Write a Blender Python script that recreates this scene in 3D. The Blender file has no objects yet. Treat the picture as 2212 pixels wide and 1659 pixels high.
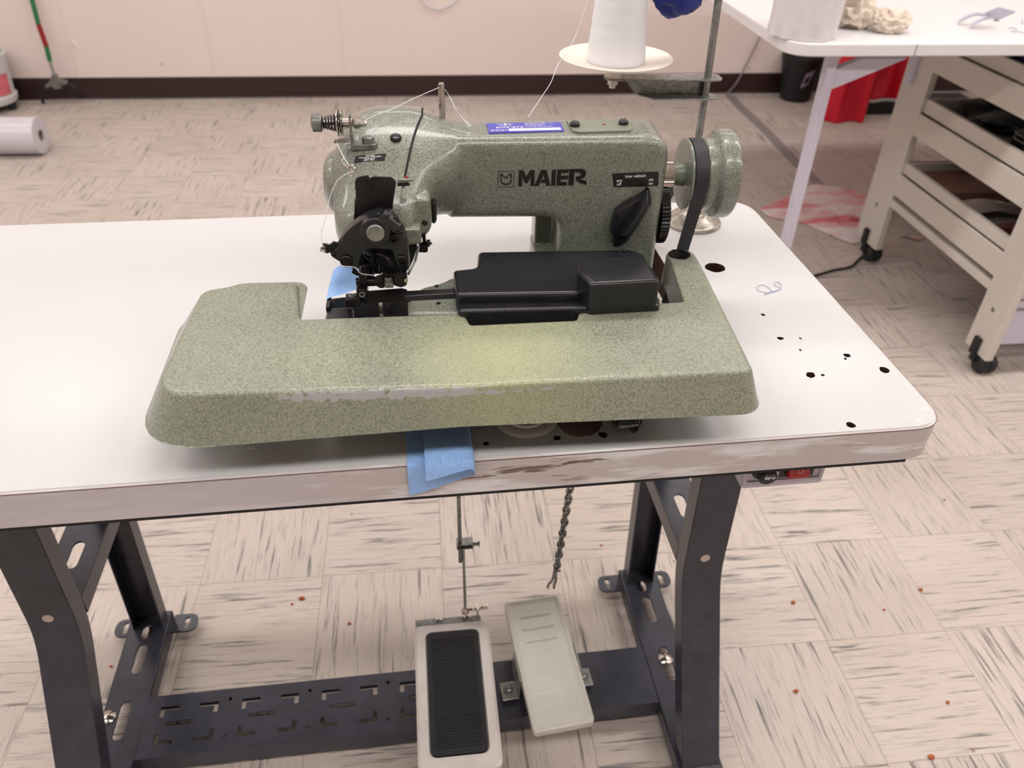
import bpy, bmesh, math, random
from mathutils import Vector, Matrix, Euler
from mathutils.geometry import tessellate_polygon
random.seed(7)
C = bpy.context.scene.collection
PI = math.pi
R = math.radians

# ------------------------------------------------------------------ camera
F_PX = 1713.86
CAM_LOC = Vector((.45753, -1.04145, 1.21167))
CAM_ROT = Euler((.936303, -.0219415, -.1059369), 'XYZ')
cd = bpy.data.cameras.new('camera'); cam = bpy.data.objects.new('camera', cd); C.objects.link(cam)
cam.location = CAM_LOC; cam.rotation_euler = CAM_ROT
cd.sensor_width = 36; cd.lens = 36 * F_PX / 2212; cd.clip_start = .02; cd.clip_end = 60
cd.dof.use_dof = True; cd.dof.focus_distance = .80; cd.dof.aperture_fstop = 7.2
bpy.context.scene.camera = cam
CM = CAM_ROT.to_matrix()

# frames: room, sewing table, sewing machine  (origin, turn about z)
FR = {'W': (Vector((0, 0, 0)), 0.), 'T': (Vector((.936, -.515, 0)), .0255), 'M': (Vector((.48, -.308, .75)), -.022)}
def fmat(f): return Matrix.Translation(FR[f][0]) @ Matrix.Rotation(FR[f][1], 4, 'Z')
def at(u, v, ax, val, f='M'):
    """a measured pixel of the photo to the point of a known plane of the place"""
    inv = fmat(f).inverted()
    o = inv @ CAM_LOC
    d = inv.to_3x3() @ (CM @ Vector(((u - 1106) / F_PX, -(v - 829.5) / F_PX, -1)))
    i = 'xyz'.index(ax)
    return o + d * ((val - o[i]) / d[i])
def on(pts, ax, val, f='M'): return [at(u, v, ax, val, f) for u, v in pts]

# ------------------------------------------------------------------ objects
ORG = {}
def thing(name, label, cat, f='W', loc=(0, 0, 0), group=None):
    o = bpy.data.objects.new(name, None); C.objects.link(o)
    o.empty_display_size = .05
    o.matrix_world = fmat(f) @ Matrix.Translation(Vector(loc))
    ORG[o] = Vector(loc)
    o['label'] = label; o['category'] = cat
    if group: o['group'] = group
    return o
def mesh_of(bm, name):
    ng = [f for f in bm.faces if len(f.verts) > 4]
    bmesh.ops.remove_doubles(bm, verts=bm.verts[:], dist=2e-5)
    ng = [f for f in bm.faces if len(f.verts) > 4]; bm.normal_update()
    if ng: bmesh.ops.triangulate(bm, faces=ng, ngon_method='EAR_CLIP')
    bmesh.ops.recalc_face_normals(bm, faces=bm.faces[:])
    me = bpy.data.meshes.new(name); bm.to_mesh(me); bm.free(); return me
def obj(name, bm, mat, parent=None, bevel=0, seg=2, smooth=True, f='W', label=None, sub=0):
    """parent: a thing or a part; bm is in the frame of the thing"""
    me = bm if isinstance(bm, bpy.types.Mesh) else mesh_of(bm, name)
    o = bpy.data.objects.new(name, me); C.objects.link(o)
    mats = mat if isinstance(mat, (list, tuple)) else [mat]
    for m in mats: me.materials.append(m)
    if parent is not None:
        ORG[o] = ORG[parent]
        me.transform(Matrix.Translation(-ORG[parent]))
        o.parent = parent
    else:
        o.matrix_world = fmat(f)
    if smooth:
        for p in me.polygons: p.use_smooth = True
    if bevel:
        b = o.modifiers.new('bevel', 'BEVEL'); b.width = bevel; b.segments = seg; b.limit_method = 'ANGLE'; b.angle_limit = R(35)
        b.harden_normals = False
    if sub:
        s = o.modifiers.new('sub', 'SUBSURF'); s.levels = sub; s.render_levels = sub
    if smooth:
        try: me.set_sharp_from_angle(angle=R(38))
        except Exception: pass
    if smooth and len(me.polygons) < 6000:
        wn = o.modifiers.new('weighted', 'WEIGHTED_NORMAL'); wn.keep_sharp = True; wn.weight = 80
    if label: o['label'] = label
    return o
def tag(o, label, cat, group=None, kind=None):
    if label: o['label'] = label
    if cat: o['category'] = cat
    if group: o['group'] = group
    if kind: o['kind'] = kind
    return o
def struct(name, bm, mat, **k): return tag(obj(name, bm, mat, **k), None, None, kind='structure')
def centre(o):
    """single-mesh thing: move its origin to its base"""
    vs = [v.co.copy() for v in o.data.vertices]
    lo = Vector([min(v[i] for v in vs) for i in range(3)]); hi = Vector([max(v[i] for v in vs) for i in range(3)])
    c = Vector(((lo.x + hi.x) / 2, (lo.y + hi.y) / 2, lo.z))
    o.data.transform(Matrix.Translation(-c)); o.matrix_world = o.matrix_world @ Matrix.Translation(c)
    return o

# ------------------------------------------------------------------ shapes
def B(): return bmesh.new()
def box(bm, x0, x1, y0, y1, z0, z1, M=None):
    vs = [bm.verts.new(((M @ Vector(c)) if M else c)) for c in [(x0,y0,z0),(x1,y0,z0),(x1,y1,z0),(x0,y1,z0),(x0,y0,z1),(x1,y0,z1),(x1,y1,z1),(x0,y1,z1)]]
    for f in [(3,2,1,0),(4,5,6,7),(0,1,5,4),(1,2,6,5),(2,3,7,6),(3,0,4,7)]: bm.faces.new([vs[i] for i in f])
    return bm
def basis(d):
    d = Vector(d).normalized(); a = Vector((0, 0, 1)) if abs(d.z) < .9 else Vector((0, 1, 0))
    u = d.cross(a).normalized(); v = d.cross(u).normalized(); return u, v
def rings(bm, rs, cap=True, closed=False):
    R_ = [[bm.verts.new(p) for p in r] for r in rs]
    n = len(R_[0]); m = len(R_)
    for i in range(m if closed else m - 1):
        a, b = R_[i], R_[(i + 1) % m]
        for j in range(n): bm.faces.new((a[j], a[(j + 1) % n], b[(j + 1) % n], b[j]))
    if cap and not closed:
        bm.faces.new(R_[0][::-1]); bm.faces.new(R_[-1])
    return bm
def cyl(bm, a, b, r, r2=None, n=24, prof=None):
    """cylinder a-b; prof = [(t, radius)] along it"""
    a = Vector(a); b = Vector(b); u, v = basis(b - a); r2 = r if r2 is None else r2
    prof = prof or [(0, r), (1, r2)]
    return rings(bm, [[a + (b - a) * t + (u * math.cos(2*PI*k/n) + v * math.sin(2*PI*k/n)) * max(q, 1e-5) for k in range(n)] for t, q in prof])
def lathe(bm, c, ax, prof, n=40):
    """prof = [(distance along ax, radius)]"""
    c = Vector(c); ax = Vector(ax).normalized(); u, v = basis(ax)
    return rings(bm, [[c + ax * h + (u * math.cos(2*PI*k/n) + v * math.sin(2*PI*k/n)) * max(q, 1e-5) for k in range(n)] for h, q in prof])
def tube(bm, pts, r, n=8, closed=False):
    pts = [Vector(p) for p in pts]; m = len(pts); rs = []; u = None
    for i, p in enumerate(pts):
        d = (pts[(i + 1) % m] - pts[i - 1]) if (closed or 0 < i < m - 1) else (pts[1] - pts[0] if i == 0 else pts[-1] - pts[-2])
        d.normalize()
        if u is None: u, v = basis(d)
        else:
            u = (u - d * u.dot(d)).normalized()
        v = d.cross(u)
        q = r[i] if isinstance(r, (list, tuple)) else r
        rs.append([p + (u * math.cos(2*PI*k/n) + v * math.sin(2*PI*k/n)) * q for k in range(n)])
    return rings(bm, rs, closed=closed)
def spl(P, k=6, closed=False):
    P = [Vector(p) for p in P]; n = len(P); out = []
    for i in range(n if closed else n - 1):
        p1, p2 = P[i], P[(i + 1) % n]
        p0 = P[i - 1] if (closed or i) else p1; p3 = P[(i + 2) % n] if (closed or i + 2 < n) else p2
        for j in range(k):
            t = j / k
            out.append(.5 * ((2*p1) + (p2 - p0)*t + (2*p0 - 5*p1 + 4*p2 - p3)*t*t + (3*p1 - p0 - 3*p2 + p3)*t**3))
    if not closed: out.append(P[-1])
    return out
def rnd(poly, r, k=5):
    """round the corners of a 2D polygon; r a number or list"""
    out = []; n = len(poly)
    for i in range(n):
        p = Vector(poly[i][:2]); a = Vector(poly[i - 1][:2]); b = Vector(poly[(i + 1) % n][:2])
        q = r[i] if isinstance(r, (list, tuple)) else r
        if q <= 0: out.append(p); continue
        la, lb = (a - p).length, (b - p).length; t = min(q, la * .49, lb * .49)
        pa = p + (a - p) / la * t; pb = p + (b - p) / lb * t
        for j in range(k + 1):
            s = j / k; out.append(pa * (1 - s)**2 + p * 2 * s * (1 - s) + pb * s * s)
    return out
def prism(bm, poly, ax, a, b, holes=(), mi=0, hole_mi=None):
    """2D polygon (with holes) pushed along ax from a to b; 2D axes: x->(y,z) y->(x,z) z->(x,y)"""
    def P(p, h): return Vector({'x': (h, p[0], p[1]), 'y': (p[0], h, p[1]), 'z': (p[0], p[1], h)}[ax])
    loops = [list(poly)] + [list(h) for h in holes]
    flat = [p for l in loops for p in l]
    A = [bm.verts.new(P(p, a)) for p in flat]; Bv = [bm.verts.new(P(p, b)) for p in flat]
    tris = tessellate_polygon([[Vector((p[0], p[1], 0)) for p in l] for l in loops])
    if len(loops) == 1:
        f = bm.faces.new(A[::-1]); g = bm.faces.new(Bv); f.material_index = g.material_index = mi
    else:
        for t in tris:
            try:
                bm.faces.new([A[i] for i in t]).material_index = mi; bm.faces.new([Bv[i] for i in t[::-1]]).material_index = mi
            except ValueError: pass
    s = 0
    for li, l in enumerate(loops):
        n = len(l)
        for i in range(n):
            j = (i + 1) % n
            fc = bm.faces.new((A[s + i], A[s + j], Bv[s + j], Bv[s + i]))
            fc.material_index = mi if (li == 0 or hole_mi is None) else hole_mi
        s += n
    return bm
def circ(cx, cy, r, n=20, ry=None, wob=0):
    return [(cx + r * math.cos(2*PI*k/n) * (1 + wob * random.uniform(-1, 1)), cy + (ry or r) * math.sin(2*PI*k/n) * (1 + wob * random.uniform(-1, 1))) for k in range(n)]
def slot2(cx, cy, L, w, ang=0, n=6):
    P = []
    for s in (1, -1):
        for k in range(n + 1):
            a = -PI/2 + PI * k / n + (0 if s > 0 else PI)
            P.append((s * (L/2 - w/2) + math.cos(a) * w/2, math.sin(a) * w/2))
    c, s_ = math.cos(ang), math.sin(ang)
    return [(cx + x*c - y*s_, cy + x*s_ + y*c) for x, y in P]
def ribbon(bm, pts, side, w, t):
    """flat band along pts; side = width direction"""
    pts = [Vector(p) for p in pts]; side = Vector(side).normalized(); rs = []
    for i, p in enumerate(pts):
        d = (pts[min(i + 1, len(pts) - 1)] - pts[max(i - 1, 0)]).normalized(); n = d.cross(side).normalized()
        rs.append([p + side * w/2 + n * t/2, p - side * w/2 + n * t/2, p - side * w/2 - n * t/2, p + side * w/2 - n * t/2])
    return rings(bm, rs)
def sheet(bm, nu, nv, fn, t=0.0):
    """surface fn(u, v) with real thickness t"""
    g = [[Vector(fn(i / nu, j / nv)) for j in range(nv + 1)] for i in range(nu + 1)]
    V = [[bm.verts.new(p) for p in r] for r in g]
    for i in range(nu):
        for j in range(nv): bm.faces.new((V[i][j], V[i+1][j], V[i+1][j+1], V[i][j+1]))
    if t: bmesh.ops.solidify(bm, geom=bm.faces[:], thickness=t)
    return bm
def blob(bm, c, r, sx=1, sy=1, sz=1, sub=3, amp=0., seed=0, fr=3.):
    from mathutils import noise
    ret = bmesh.ops.create_icosphere(bm, subdivisions=sub, radius=1)
    for v in ret['verts']:
        n = v.co.normalized()
        k = 1 + amp * (noise.noise(n * fr + Vector((seed, seed * 2.3, 0))) * 1.6 + .8 * abs(noise.noise(n * fr * 2.3 + Vector((seed, 0, 9)))))
        v.co = Vector(c) + Vector((n.x * sx, n.y * sy, n.z * sz)) * r * k
    return bm
def remeshed(name, bm, mat, parent, voxel, smooth_it=6, label=None):
    """weld overlapping solids into one cast surface"""
    me = mesh_of(bm, name); o = bpy.data.objects.new('tmp', me); C.objects.link(o)
    m = o.modifiers.new('r', 'REMESH'); m.mode = 'VOXEL'; m.voxel_size = voxel; m.use_smooth_shade = True
    s = o.modifiers.new('s', 'SMOOTH'); s.factor = .5; s.iterations = smooth_it
    bpy.context.view_layer.update()
    dg = bpy.context.evaluated_depsgraph_get(); me2 = bpy.data.meshes.new_from_object(o.evaluated_get(dg))
    bpy.data.objects.remove(o); me2.name = name; me2.materials.clear()
    q = bpy.data.objects.new(name, me2); C.objects.link(q); me2.materials.append(mat)
    ORG[q] = ORG[parent]; me2.transform(Matrix.Translation(-ORG[parent])); q.parent = parent
    for p in me2.polygons: p.use_smooth = True
    if label: q['label'] = label
    return q
def text(name, s, mat, parent, o, right, up, size, bold=0, sx=1., align='LEFT', thick=.00015, shear=0):
    cu = bpy.data.curves.new(name, 'FONT'); cu.body = s; cu.size = size; cu.offset = bold; cu.extrude = thick; cu.align_x = align; cu.shear = shear
    cu.resolution_u = 3
    t = bpy.data.objects.new('tmp', cu); C.objects.link(t); bpy.context.view_layer.update()
    dg = bpy.context.evaluated_depsgraph_get(); me = bpy.data.meshes.new_from_object(t.evaluated_get(dg)); bpy.data.objects.remove(t)
    right = Vector(right).normalized(); up = Vector(up).normalized(); up = (up - right * up.dot(right)).normalized(); n = right.cross(up)
    M = Matrix((right, up, n)).transposed().to_4x4(); M.translation = Vector(o)
    me.transform(M @ Matrix.Diagonal((sx, 1, 1, 1))); me.materials.clear()
    me.name = name
    return obj(name, me, mat, parent, smooth=False)

# ------------------------------------------------------------------ materials
def new_mat(name):
    m = bpy.data.materials.new(name); m.use_nodes = True; nt = m.node_tree; b = nt.nodes['Principled BSDF']
    return m, nt, b
def N(nt, t, **k):
    n = nt.nodes.new(t)
    for a, v in k.items():
        if a.startswith('i_'):
            key = a[2:].replace('_', ' '); n.inputs[key].default_value = v
        else: setattr(n, a, v)
    return n
def ramp(nt, stops, interp='LINEAR'):
    n = nt.nodes.new('ShaderNodeValToRGB'); cr = n.color_ramp; cr.interpolation = interp
    while len(cr.elements) < len(stops): cr.elements.new(.5)
    for e, (p, c) in zip(cr.elements, stops):
        e.position = p; e.color = tuple(c) + (1,) if len(c) == 3 else c
    return n
def mixc(nt, a, b, fac, mode='MIX'):
    n = nt.nodes.new('ShaderNodeMix'); n.data_type = 'RGBA'; n.blend_type = mode
    for s, v in ((6, a), (7, b), (0, fac)):
        if hasattr(v, 'is_linked') or hasattr(v, 'links'): nt.links.new(v, n.inputs[s])
        elif s == 0: n.inputs[0].default_value = v
        else: n.inputs[s].default_value = tuple(v) + (1,)
    return n.outputs[2]
def math_(nt, op, a, b=None, c=None):
    n = nt.nodes.new('ShaderNodeMath'); n.operation = op
    for i, v in enumerate((a, b, c)):
        if v is None: continue
        if hasattr(v, 'links'): nt.links.new(v, n.inputs[i])
        else: n.inputs[i].default_value = v
    return n.outputs[0]
def s2l(c): return tuple(((x / 255) / 12.92 if x / 255 <= .04045 else ((x / 255 + .055) / 1.055) ** 2.4) for x in c)
def plain(name, rgb, rough=.5, metal=0, spec=.5, var=.06, vs=30, bump=0, bs=200, coat=0, trans=0):
    m, nt, b = new_mat(name); c = s2l(rgb)
    tc = N(nt, 'ShaderNodeTexCoord'); no = N(nt, 'ShaderNodeTexNoise', i_Scale=vs, i_Detail=2.)
    nt.links.new(tc.outputs['Object'], no.inputs['Vector'])
    rp = ramp(nt, [(.3, [x * (1 - var) for x in c]), (.7, [min(1, x * (1 + var)) for x in c])])
    nt.links.new(no.outputs['Fac'], rp.inputs['Fac']); nt.links.new(rp.outputs['Color'], b.inputs['Base Color'])
    b.inputs['Roughness'].default_value = rough; b.inputs['Metallic'].default_value = metal
    b.inputs['Specular IOR Level'].default_value = spec; b.inputs['Coat Weight'].default_value = coat
    if trans: b.inputs['Transmission Weight'].default_value = trans
    if bump:
        n2 = N(nt, 'ShaderNodeTexNoise', i_Scale=bs, i_Detail=3.); nt.links.new(tc.outputs['Object'], n2.inputs['Vector'])
        bp = N(nt, 'ShaderNodeBump', i_Strength=bump, i_Distance=.001); nt.links.new(n2.outputs['Fac'], bp.inputs['Height']); nt.links.new(bp.outputs['Normal'], b.inputs['Normal'])
    return m

def hammertone(name, base, dark, scale, wear=False, stain=None, coat=.45):
    m, nt, b = new_mat(name)
    tc = N(nt, 'ShaderNodeTexCoord')
    wn = N(nt, 'ShaderNodeTexNoise', i_Scale=scale * .9, i_Detail=1.); nt.links.new(tc.outputs['Object'], wn.inputs['Vector'])
    wm = N(nt, 'ShaderNodeVectorMath', operation='MULTIPLY_ADD'); wm.inputs[1].default_value = (.0034,) * 3
    nt.links.new(wn.outputs['Color'], wm.inputs[0]); nt.links.new(tc.outputs['Object'], wm.inputs[2])
    vo = N(nt, 'ShaderNodeTexVoronoi', feature='SMOOTH_F1', i_Scale=scale, i_Smoothness=.22); nt.links.new(wm.outputs[0], vo.inputs['Vector'])
    n1 = N(nt, 'ShaderNodeTexNoise', i_Scale=9., i_Detail=4.); nt.links.new(tc.outputs['Object'], n1.inputs['Vector'])
    r1 = ramp(nt, [(.12, [c * 1.09 for c in s2l(base)]), (.42, s2l(base)), (.56, [a * .35 + c * .65 for a, c in zip(s2l(dark), s2l(base))]), (.72, [a * .7 + c * .3 for a, c in zip(s2l(dark), s2l(base))])])
    nt.links.new(vo.outputs['Distance'], r1.inputs['Fac'])
    r2 = ramp(nt, [(.3, (.86, .87, .88)), (.7, (1.06, 1.05, 1.0))]); nt.links.new(n1.outputs['Fac'], r2.inputs['Fac'])
    col = mixc(nt, r1.outputs['Color'], r2.outputs['Color'], 1., 'MULTIPLY')
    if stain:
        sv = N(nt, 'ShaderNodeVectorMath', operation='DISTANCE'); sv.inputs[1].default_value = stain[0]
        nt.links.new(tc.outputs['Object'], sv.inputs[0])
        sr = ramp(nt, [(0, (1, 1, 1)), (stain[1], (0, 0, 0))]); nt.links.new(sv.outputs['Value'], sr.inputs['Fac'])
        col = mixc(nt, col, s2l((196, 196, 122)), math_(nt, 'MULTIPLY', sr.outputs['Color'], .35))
    if wear:
        # bare worn metal along the front top edge
        sx = N(nt, 'ShaderNodeSeparateXYZ'); nt.links.new(tc.outputs['Object'], sx.inputs[0])
        wn2 = N(nt, 'ShaderNodeTexNoise', i_Scale=160., i_Detail=5.); nt.links.new(tc.outputs['Object'], wn2.inputs['Vector'])
        wn3 = N(nt, 'ShaderNodeTexNoise', i_Scale=14., i_Detail=2.); nt.links.new(tc.outputs['Object'], wn3.inputs['Vector'])
        dy = math_(nt, 'ABSOLUTE', math_(nt, 'ADD', sx.outputs['Y'], wear[0])); dz = math_(nt, 'ABSOLUTE', math_(nt, 'ADD', sx.outputs['Z'], wear[1]))
        dd = math_(nt, 'ADD', dy, dz)
        dx = math_(nt, 'ABSOLUTE', math_(nt, 'ADD', sx.outputs['X'], wear[2]))
        near = math_(nt, 'SUBTRACT', wear[3], math_(nt, 'MULTIPLY', dx, wear[3] / .11))
        lim = math_(nt, 'ADD', near, math_(nt, 'MULTIPLY', math_(nt, 'SUBTRACT', wn2.outputs['Fac'], .5), .014))
        lim = math_(nt, 'ADD', lim, math_(nt, 'MULTIPLY', math_(nt, 'SUBTRACT', wn3.outputs['Fac'], .5), .016))
        k = math_(nt, 'LESS_THAN', dd, lim)
        col = mixc(nt, col, s2l((168, 166, 166)), k)
    nt.links.new(col, b.inputs['Base Color'])
    b.inputs['Roughness'].default_value = .26; b.inputs['Specular IOR Level'].default_value = .5; b.inputs['Metallic'].default_value = .12; b.inputs['Coat Weight'].default_value = coat; b.inputs['Coat Roughness'].default_value = .10 if coat > .3 else .2
    bp = N(nt, 'ShaderNodeBump', i_Strength=.35, i_Distance=.0004)
    r3 = ramp(nt, [(.2, (1, 1, 1)), (.75, (0, 0, 0))]); nt.links.new(vo.outputs['Distance'], r3.inputs['Fac'])
    nt.links.new(r3.outputs['Color'], bp.inputs['Height']); nt.links.new(bp.outputs['Normal'], b.inputs['Normal'])
    return m

TILE = .2286
def floor_mat():
    m, nt, b = new_mat('vinyl_tile'); L = nt.links.new
    tc = N(nt, 'ShaderNodeTexCoord'); sp = N(nt, 'ShaderNodeSeparateXYZ'); L(tc.outputs['Object'], sp.inputs[0])
    X = math_(nt, 'DIVIDE', sp.outputs['X'], TILE); Y = math_(nt, 'DIVIDE', sp.outputs['Y'], TILE)
    ix = math_(nt, 'FLOOR', X); iy = math_(nt, 'FLOOR', Y)
    par = math_(nt, 'FLOORED_MODULO', math_(nt, 'ADD', ix, iy), 2.)
    def mix(a, c):
        return math_(nt, 'ADD', math_(nt, 'MULTIPLY', a, par), math_(nt, 'MULTIPLY', c, math_(nt, 'SUBTRACT', 1., par)))
    u = mix(X, Y); v = mix(Y, X)   # par = 1: streaks run along x
    tid = math_(nt, 'ADD', math_(nt, 'MULTIPLY', ix, 3.7), math_(nt, 'MULTIPLY', iy, 7.3))
    def streak(su, sv, lo, hi, off):
        cx = N(nt, 'ShaderNodeCombineXYZ'); L(math_(nt, 'MULTIPLY', u, su), cx.inputs[0]); L(math_(nt, 'MULTIPLY', v, sv), cx.inputs[1]); L(math_(nt, 'ADD', tid, off), cx.inputs[2])
        n = N(nt, 'ShaderNodeTexNoise', i_Scale=1., i_Detail=3., i_Roughness=.62, i_Distortion=.25); L(cx.outputs[0], n.inputs['Vector'])
        r = ramp(nt, [(lo, (0, 0, 0)), (hi, (1, 1, 1))]); L(n.outputs['Fac'], r.inputs['Fac']); return r.outputs['Color']
    s1 = streak(1.5, 28., .57, .67, 0.); s2 = streak(3., 46., .53, .70, 5.); s3 = streak(1.2, 5., .45, .8, 11.)
    tv = N(nt, 'ShaderNodeTexWhiteNoise', noise_dimensions='1D'); L(tid, tv.inputs['W'])
    tr = ramp(nt, [(0, s2l((205, 192, 184))), (1, s2l((212, 199, 190)))]); L(tv.outputs['Value'], tr.inputs['Fac'])
    col = mixc(nt, tr.outputs['Color'], s2l((196, 182, 170)), math_(nt, 'MULTIPLY', s3, .45))
    col = mixc(nt, col, s2l((140, 138, 134)), math_(nt, 'MULTIPLY', s2, .5))
    col = mixc(nt, col, s2l((74, 80, 82)), math_(nt, 'MULTIPLY', s1, .75))
    # old scuffs and rusty specks
    n4 = N(nt, 'ShaderNodeTexNoise', i_Scale=2.2, i_Detail=5.); L(tc.outputs['Object'], n4.inputs['Vector'])
    r4 = ramp(nt, [(.35, (1, 1, 1)), (.75, (.90, .88, .84))]); L(n4.outputs['Fac'], r4.inputs['Fac'])
    col = mixc(nt, col, r4.outputs['Color'], 1., 'MULTIPLY')
    vo = N(nt, 'ShaderNodeTexVoronoi', i_Scale=7.); L(tc.outputs['Object'], vo.inputs['Vector'])
    k = math_(nt, 'LESS_THAN', vo.outputs['Distance'], .028)
    col = mixc(nt, col, s2l((150, 104, 70)), math_(nt, 'MULTIPLY', k, .7))
    fx = math_(nt, 'ABSOLUTE', math_(nt, 'SUBTRACT', math_(nt, 'FRACT', X), .5)); fy = math_(nt, 'ABSOLUTE', math_(nt, 'SUBTRACT', math_(nt, 'FRACT', Y), .5))
    e = math_(nt, 'GREATER_THAN', math_(nt, 'MAXIMUM', fx, fy), .4962)
    col = mixc(nt, col, s2l((150, 134, 120)), math_(nt, 'MULTIPLY', e, .6))
    L(col, b.inputs['Base Color']); b.inputs['Roughness'].default_value = .42; b.inputs['Specular IOR Level'].default_value = .35
    bp = N(nt, 'ShaderNodeBump', i_Strength=.25, i_Distance=.001); L(e, bp.inputs['Height']); bp.invert = True; L(bp.outputs['Normal'], b.inputs['Normal'])
    return m

def scuffed_edge():
    m, nt, b = new_mat('scuffed_edging'); L = nt.links.new
    tc = N(nt, 'ShaderNodeTexCoord'); mp = N(nt, 'ShaderNodeMapping'); mp.inputs['Scale'].default_value = (9, 9, 60); L(tc.outputs['Object'], mp.inputs['Vector'])
    n = N(nt, 'ShaderNodeTexNoise', i_Scale=1., i_Detail=6., i_Roughness=.6); L(mp.outputs[0], n.inputs['Vector'])
    n2 = N(nt, 'ShaderNodeTexNoise', i_Scale=5., i_Detail=2.); L(tc.outputs['Object'], n2.inputs['Vector'])
    sx = N(nt, 'ShaderNodeSeparateXYZ'); L(tc.outputs['Object'], sx.inputs[0])
    wx = N(nt, 'ShaderNodeMapRange'); wx.inputs['From Min'].default_value = -.1; wx.inputs['From Max'].default_value = .3; L(sx.outputs['X'], wx.inputs['Value'])
    r = ramp(nt, [(.40, s2l((222, 221, 220))), (.52, s2l((192, 183, 180)))]); L(n.outputs['Fac'], r.inputs['Fac'])
    mp3 = N(nt, 'ShaderNodeMapping'); mp3.inputs['Scale'].default_value = (9, 9, 85); L(tc.outputs['Object'], mp3.inputs['Vector'])
    n3 = N(nt, 'ShaderNodeTexNoise', i_Scale=1., i_Detail=8., i_Roughness=.72, i_Distortion=1.2); L(mp3.outputs[0], n3.inputs['Vector'])
    r3 = ramp(nt, [(.60, (0, 0, 0)), (.625, (1, 1, 1))]); L(n3.outputs['Fac'], r3.inputs['Fac'])
    r2 = ramp(nt, [(.48, (0, 0, 0)), (.56, (1, 1, 1))]); L(n2.outputs['Fac'], r2.inputs['Fac'])
    k = math_(nt, 'MULTIPLY', math_(nt, 'MULTIPLY', r3.outputs['Color'], r2.outputs['Color']), wx.outputs[0])
    left = math_(nt, 'SUBTRACT', 1., math_(nt, 'MULTIPLY', wx.outputs[0], 2.)); left = math_(nt, 'MAXIMUM', left, 0.)
    basec = mixc(nt, r.outputs['Color'], s2l((196, 188, 192)), math_(nt, 'MULTIPLY', left, .8))
    col = mixc(nt, basec, s2l((92, 70, 62)), k)
    for cx, cz, rx, rz in ((.225, .7345, .045, .0045), (.262, .7385, .028, .003), (.305, .7165, .034, .0028), (.425, .728, .03, .0022), (.475, .724, .04, .0035), (.52, .733, .025, .0035), (.16, .729, .02, .002)):
        a = math_(nt, 'POWER', math_(nt, 'DIVIDE', math_(nt, 'ABSOLUTE', math_(nt, 'SUBTRACT', sx.outputs['X'], cx)), rx), 2.)
        c = math_(nt, 'POWER', math_(nt, 'DIVIDE', math_(nt, 'ABSOLUTE', math_(nt, 'SUBTRACT', sx.outputs['Z'], cz)), rz), 2.)
        d = math_(nt, 'ADD', a, c); d = math_(nt, 'ADD', d, math_(nt, 'MULTIPLY', math_(nt, 'SUBTRACT', n3.outputs['Fac'], .5), 13.))
        col = mixc(nt, col, s2l((96, 74, 66)), math_(nt, 'MULTIPLY', math_(nt, 'LESS_THAN', d, .15), .85 if cx < .4 else .5))
    L(col, b.inputs['Base Color']); b.inputs['Roughness'].default_value = .45
    return m
def wall_mat():
    m, nt, b = new_mat('painted_wall'); L = nt.links.new
    tc = N(nt, 'ShaderNodeTexCoord')
    n = N(nt, 'ShaderNodeTexNoise', i_Scale=1.3, i_Detail=4.); L(tc.outputs['Object'], n.inputs['Vector'])
    r = ramp(nt, [(.3, s2l((244, 226, 218))), (.7, s2l((248, 232, 225)))]); L(n.outputs['Fac'], r.inputs['Fac'])
    vo = N(nt, 'ShaderNodeTexVoronoi', i_Scale=3.3); L(tc.outputs['Object'], vo.inputs['Vector'])
    k = math_(nt, 'LESS_THAN', vo.outputs['Distance'], .03)
    col = mixc(nt, r.outputs['Color'], s2l((196, 172, 158)), math_(nt, 'MULTIPLY', k, .6))
    L(col, b.inputs['Base Color']); b.inputs['Roughness'].default_value = .55
    n2 = N(nt, 'ShaderNodeTexNoise', i_Scale=70., i_Detail=3.); L(tc.outputs['Object'], n2.inputs['Vector'])
    bp = N(nt, 'ShaderNodeBump', i_Strength=.12, i_Distance=.002); L(n2.outputs['Fac'], bp.inputs['Height']); L(bp.outputs['Normal'], b.inputs['Normal'])
    return m
def cloth(name, rgb, sc=900, rough=.85):
    m, nt, b = new_mat(name); L = nt.links.new; c = s2l(rgb)
    tc = N(nt, 'ShaderNodeTexCoord'); w = N(nt, 'ShaderNodeTexNoise', i_Scale=sc, i_Detail=2.); L(tc.outputs['Object'], w.inputs['Vector'])
    r = ramp(nt, [(.3, [x * .82 for x in c]), (.7, [min(1, x * 1.12) for x in c])]); L(w.outputs['Fac'], r.inputs['Fac'])
    L(r.outputs['Color'], b.inputs['Base Color']); b.inputs['Roughness'].default_value = rough; b.inputs['Sheen Weight'].default_value = .2
    bp = N(nt, 'ShaderNodeBump', i_Strength=.2, i_Distance=.0004); L(w.outputs['Fac'], bp.inputs['Height']); L(bp.outputs['Normal'], b.inputs['Normal'])
    return m
def grime(name, rgb, rgb2, rough=.4, metal=0., sc=90, lo=.5, hi=.62):
    m, nt, b = new_mat(name); L = nt.links.new
    tc = N(nt, 'ShaderNodeTexCoord'); n = N(nt, 'ShaderNodeTexNoise', i_Scale=sc, i_Detail=5., i_Roughness=.6); L(tc.outputs['Object'], n.inputs['Vector'])
    r = ramp(nt, [(lo, s2l(rgb)), (hi, s2l(rgb2))]); L(n.outputs['Fac'], r.inputs['Fac']); L(r.outputs['Color'], b.inputs['Base Color'])
    b.inputs['Roughness'].default_value = rough; b.inputs['Metallic'].default_value = metal
    bp = N(nt, 'ShaderNodeBump', i_Strength=.15, i_Distance=.0004); L(n.outputs['Fac'], bp.inputs['Height']); L(bp.outputs['Normal'], b.inputs['Normal'])
    return m

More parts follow.
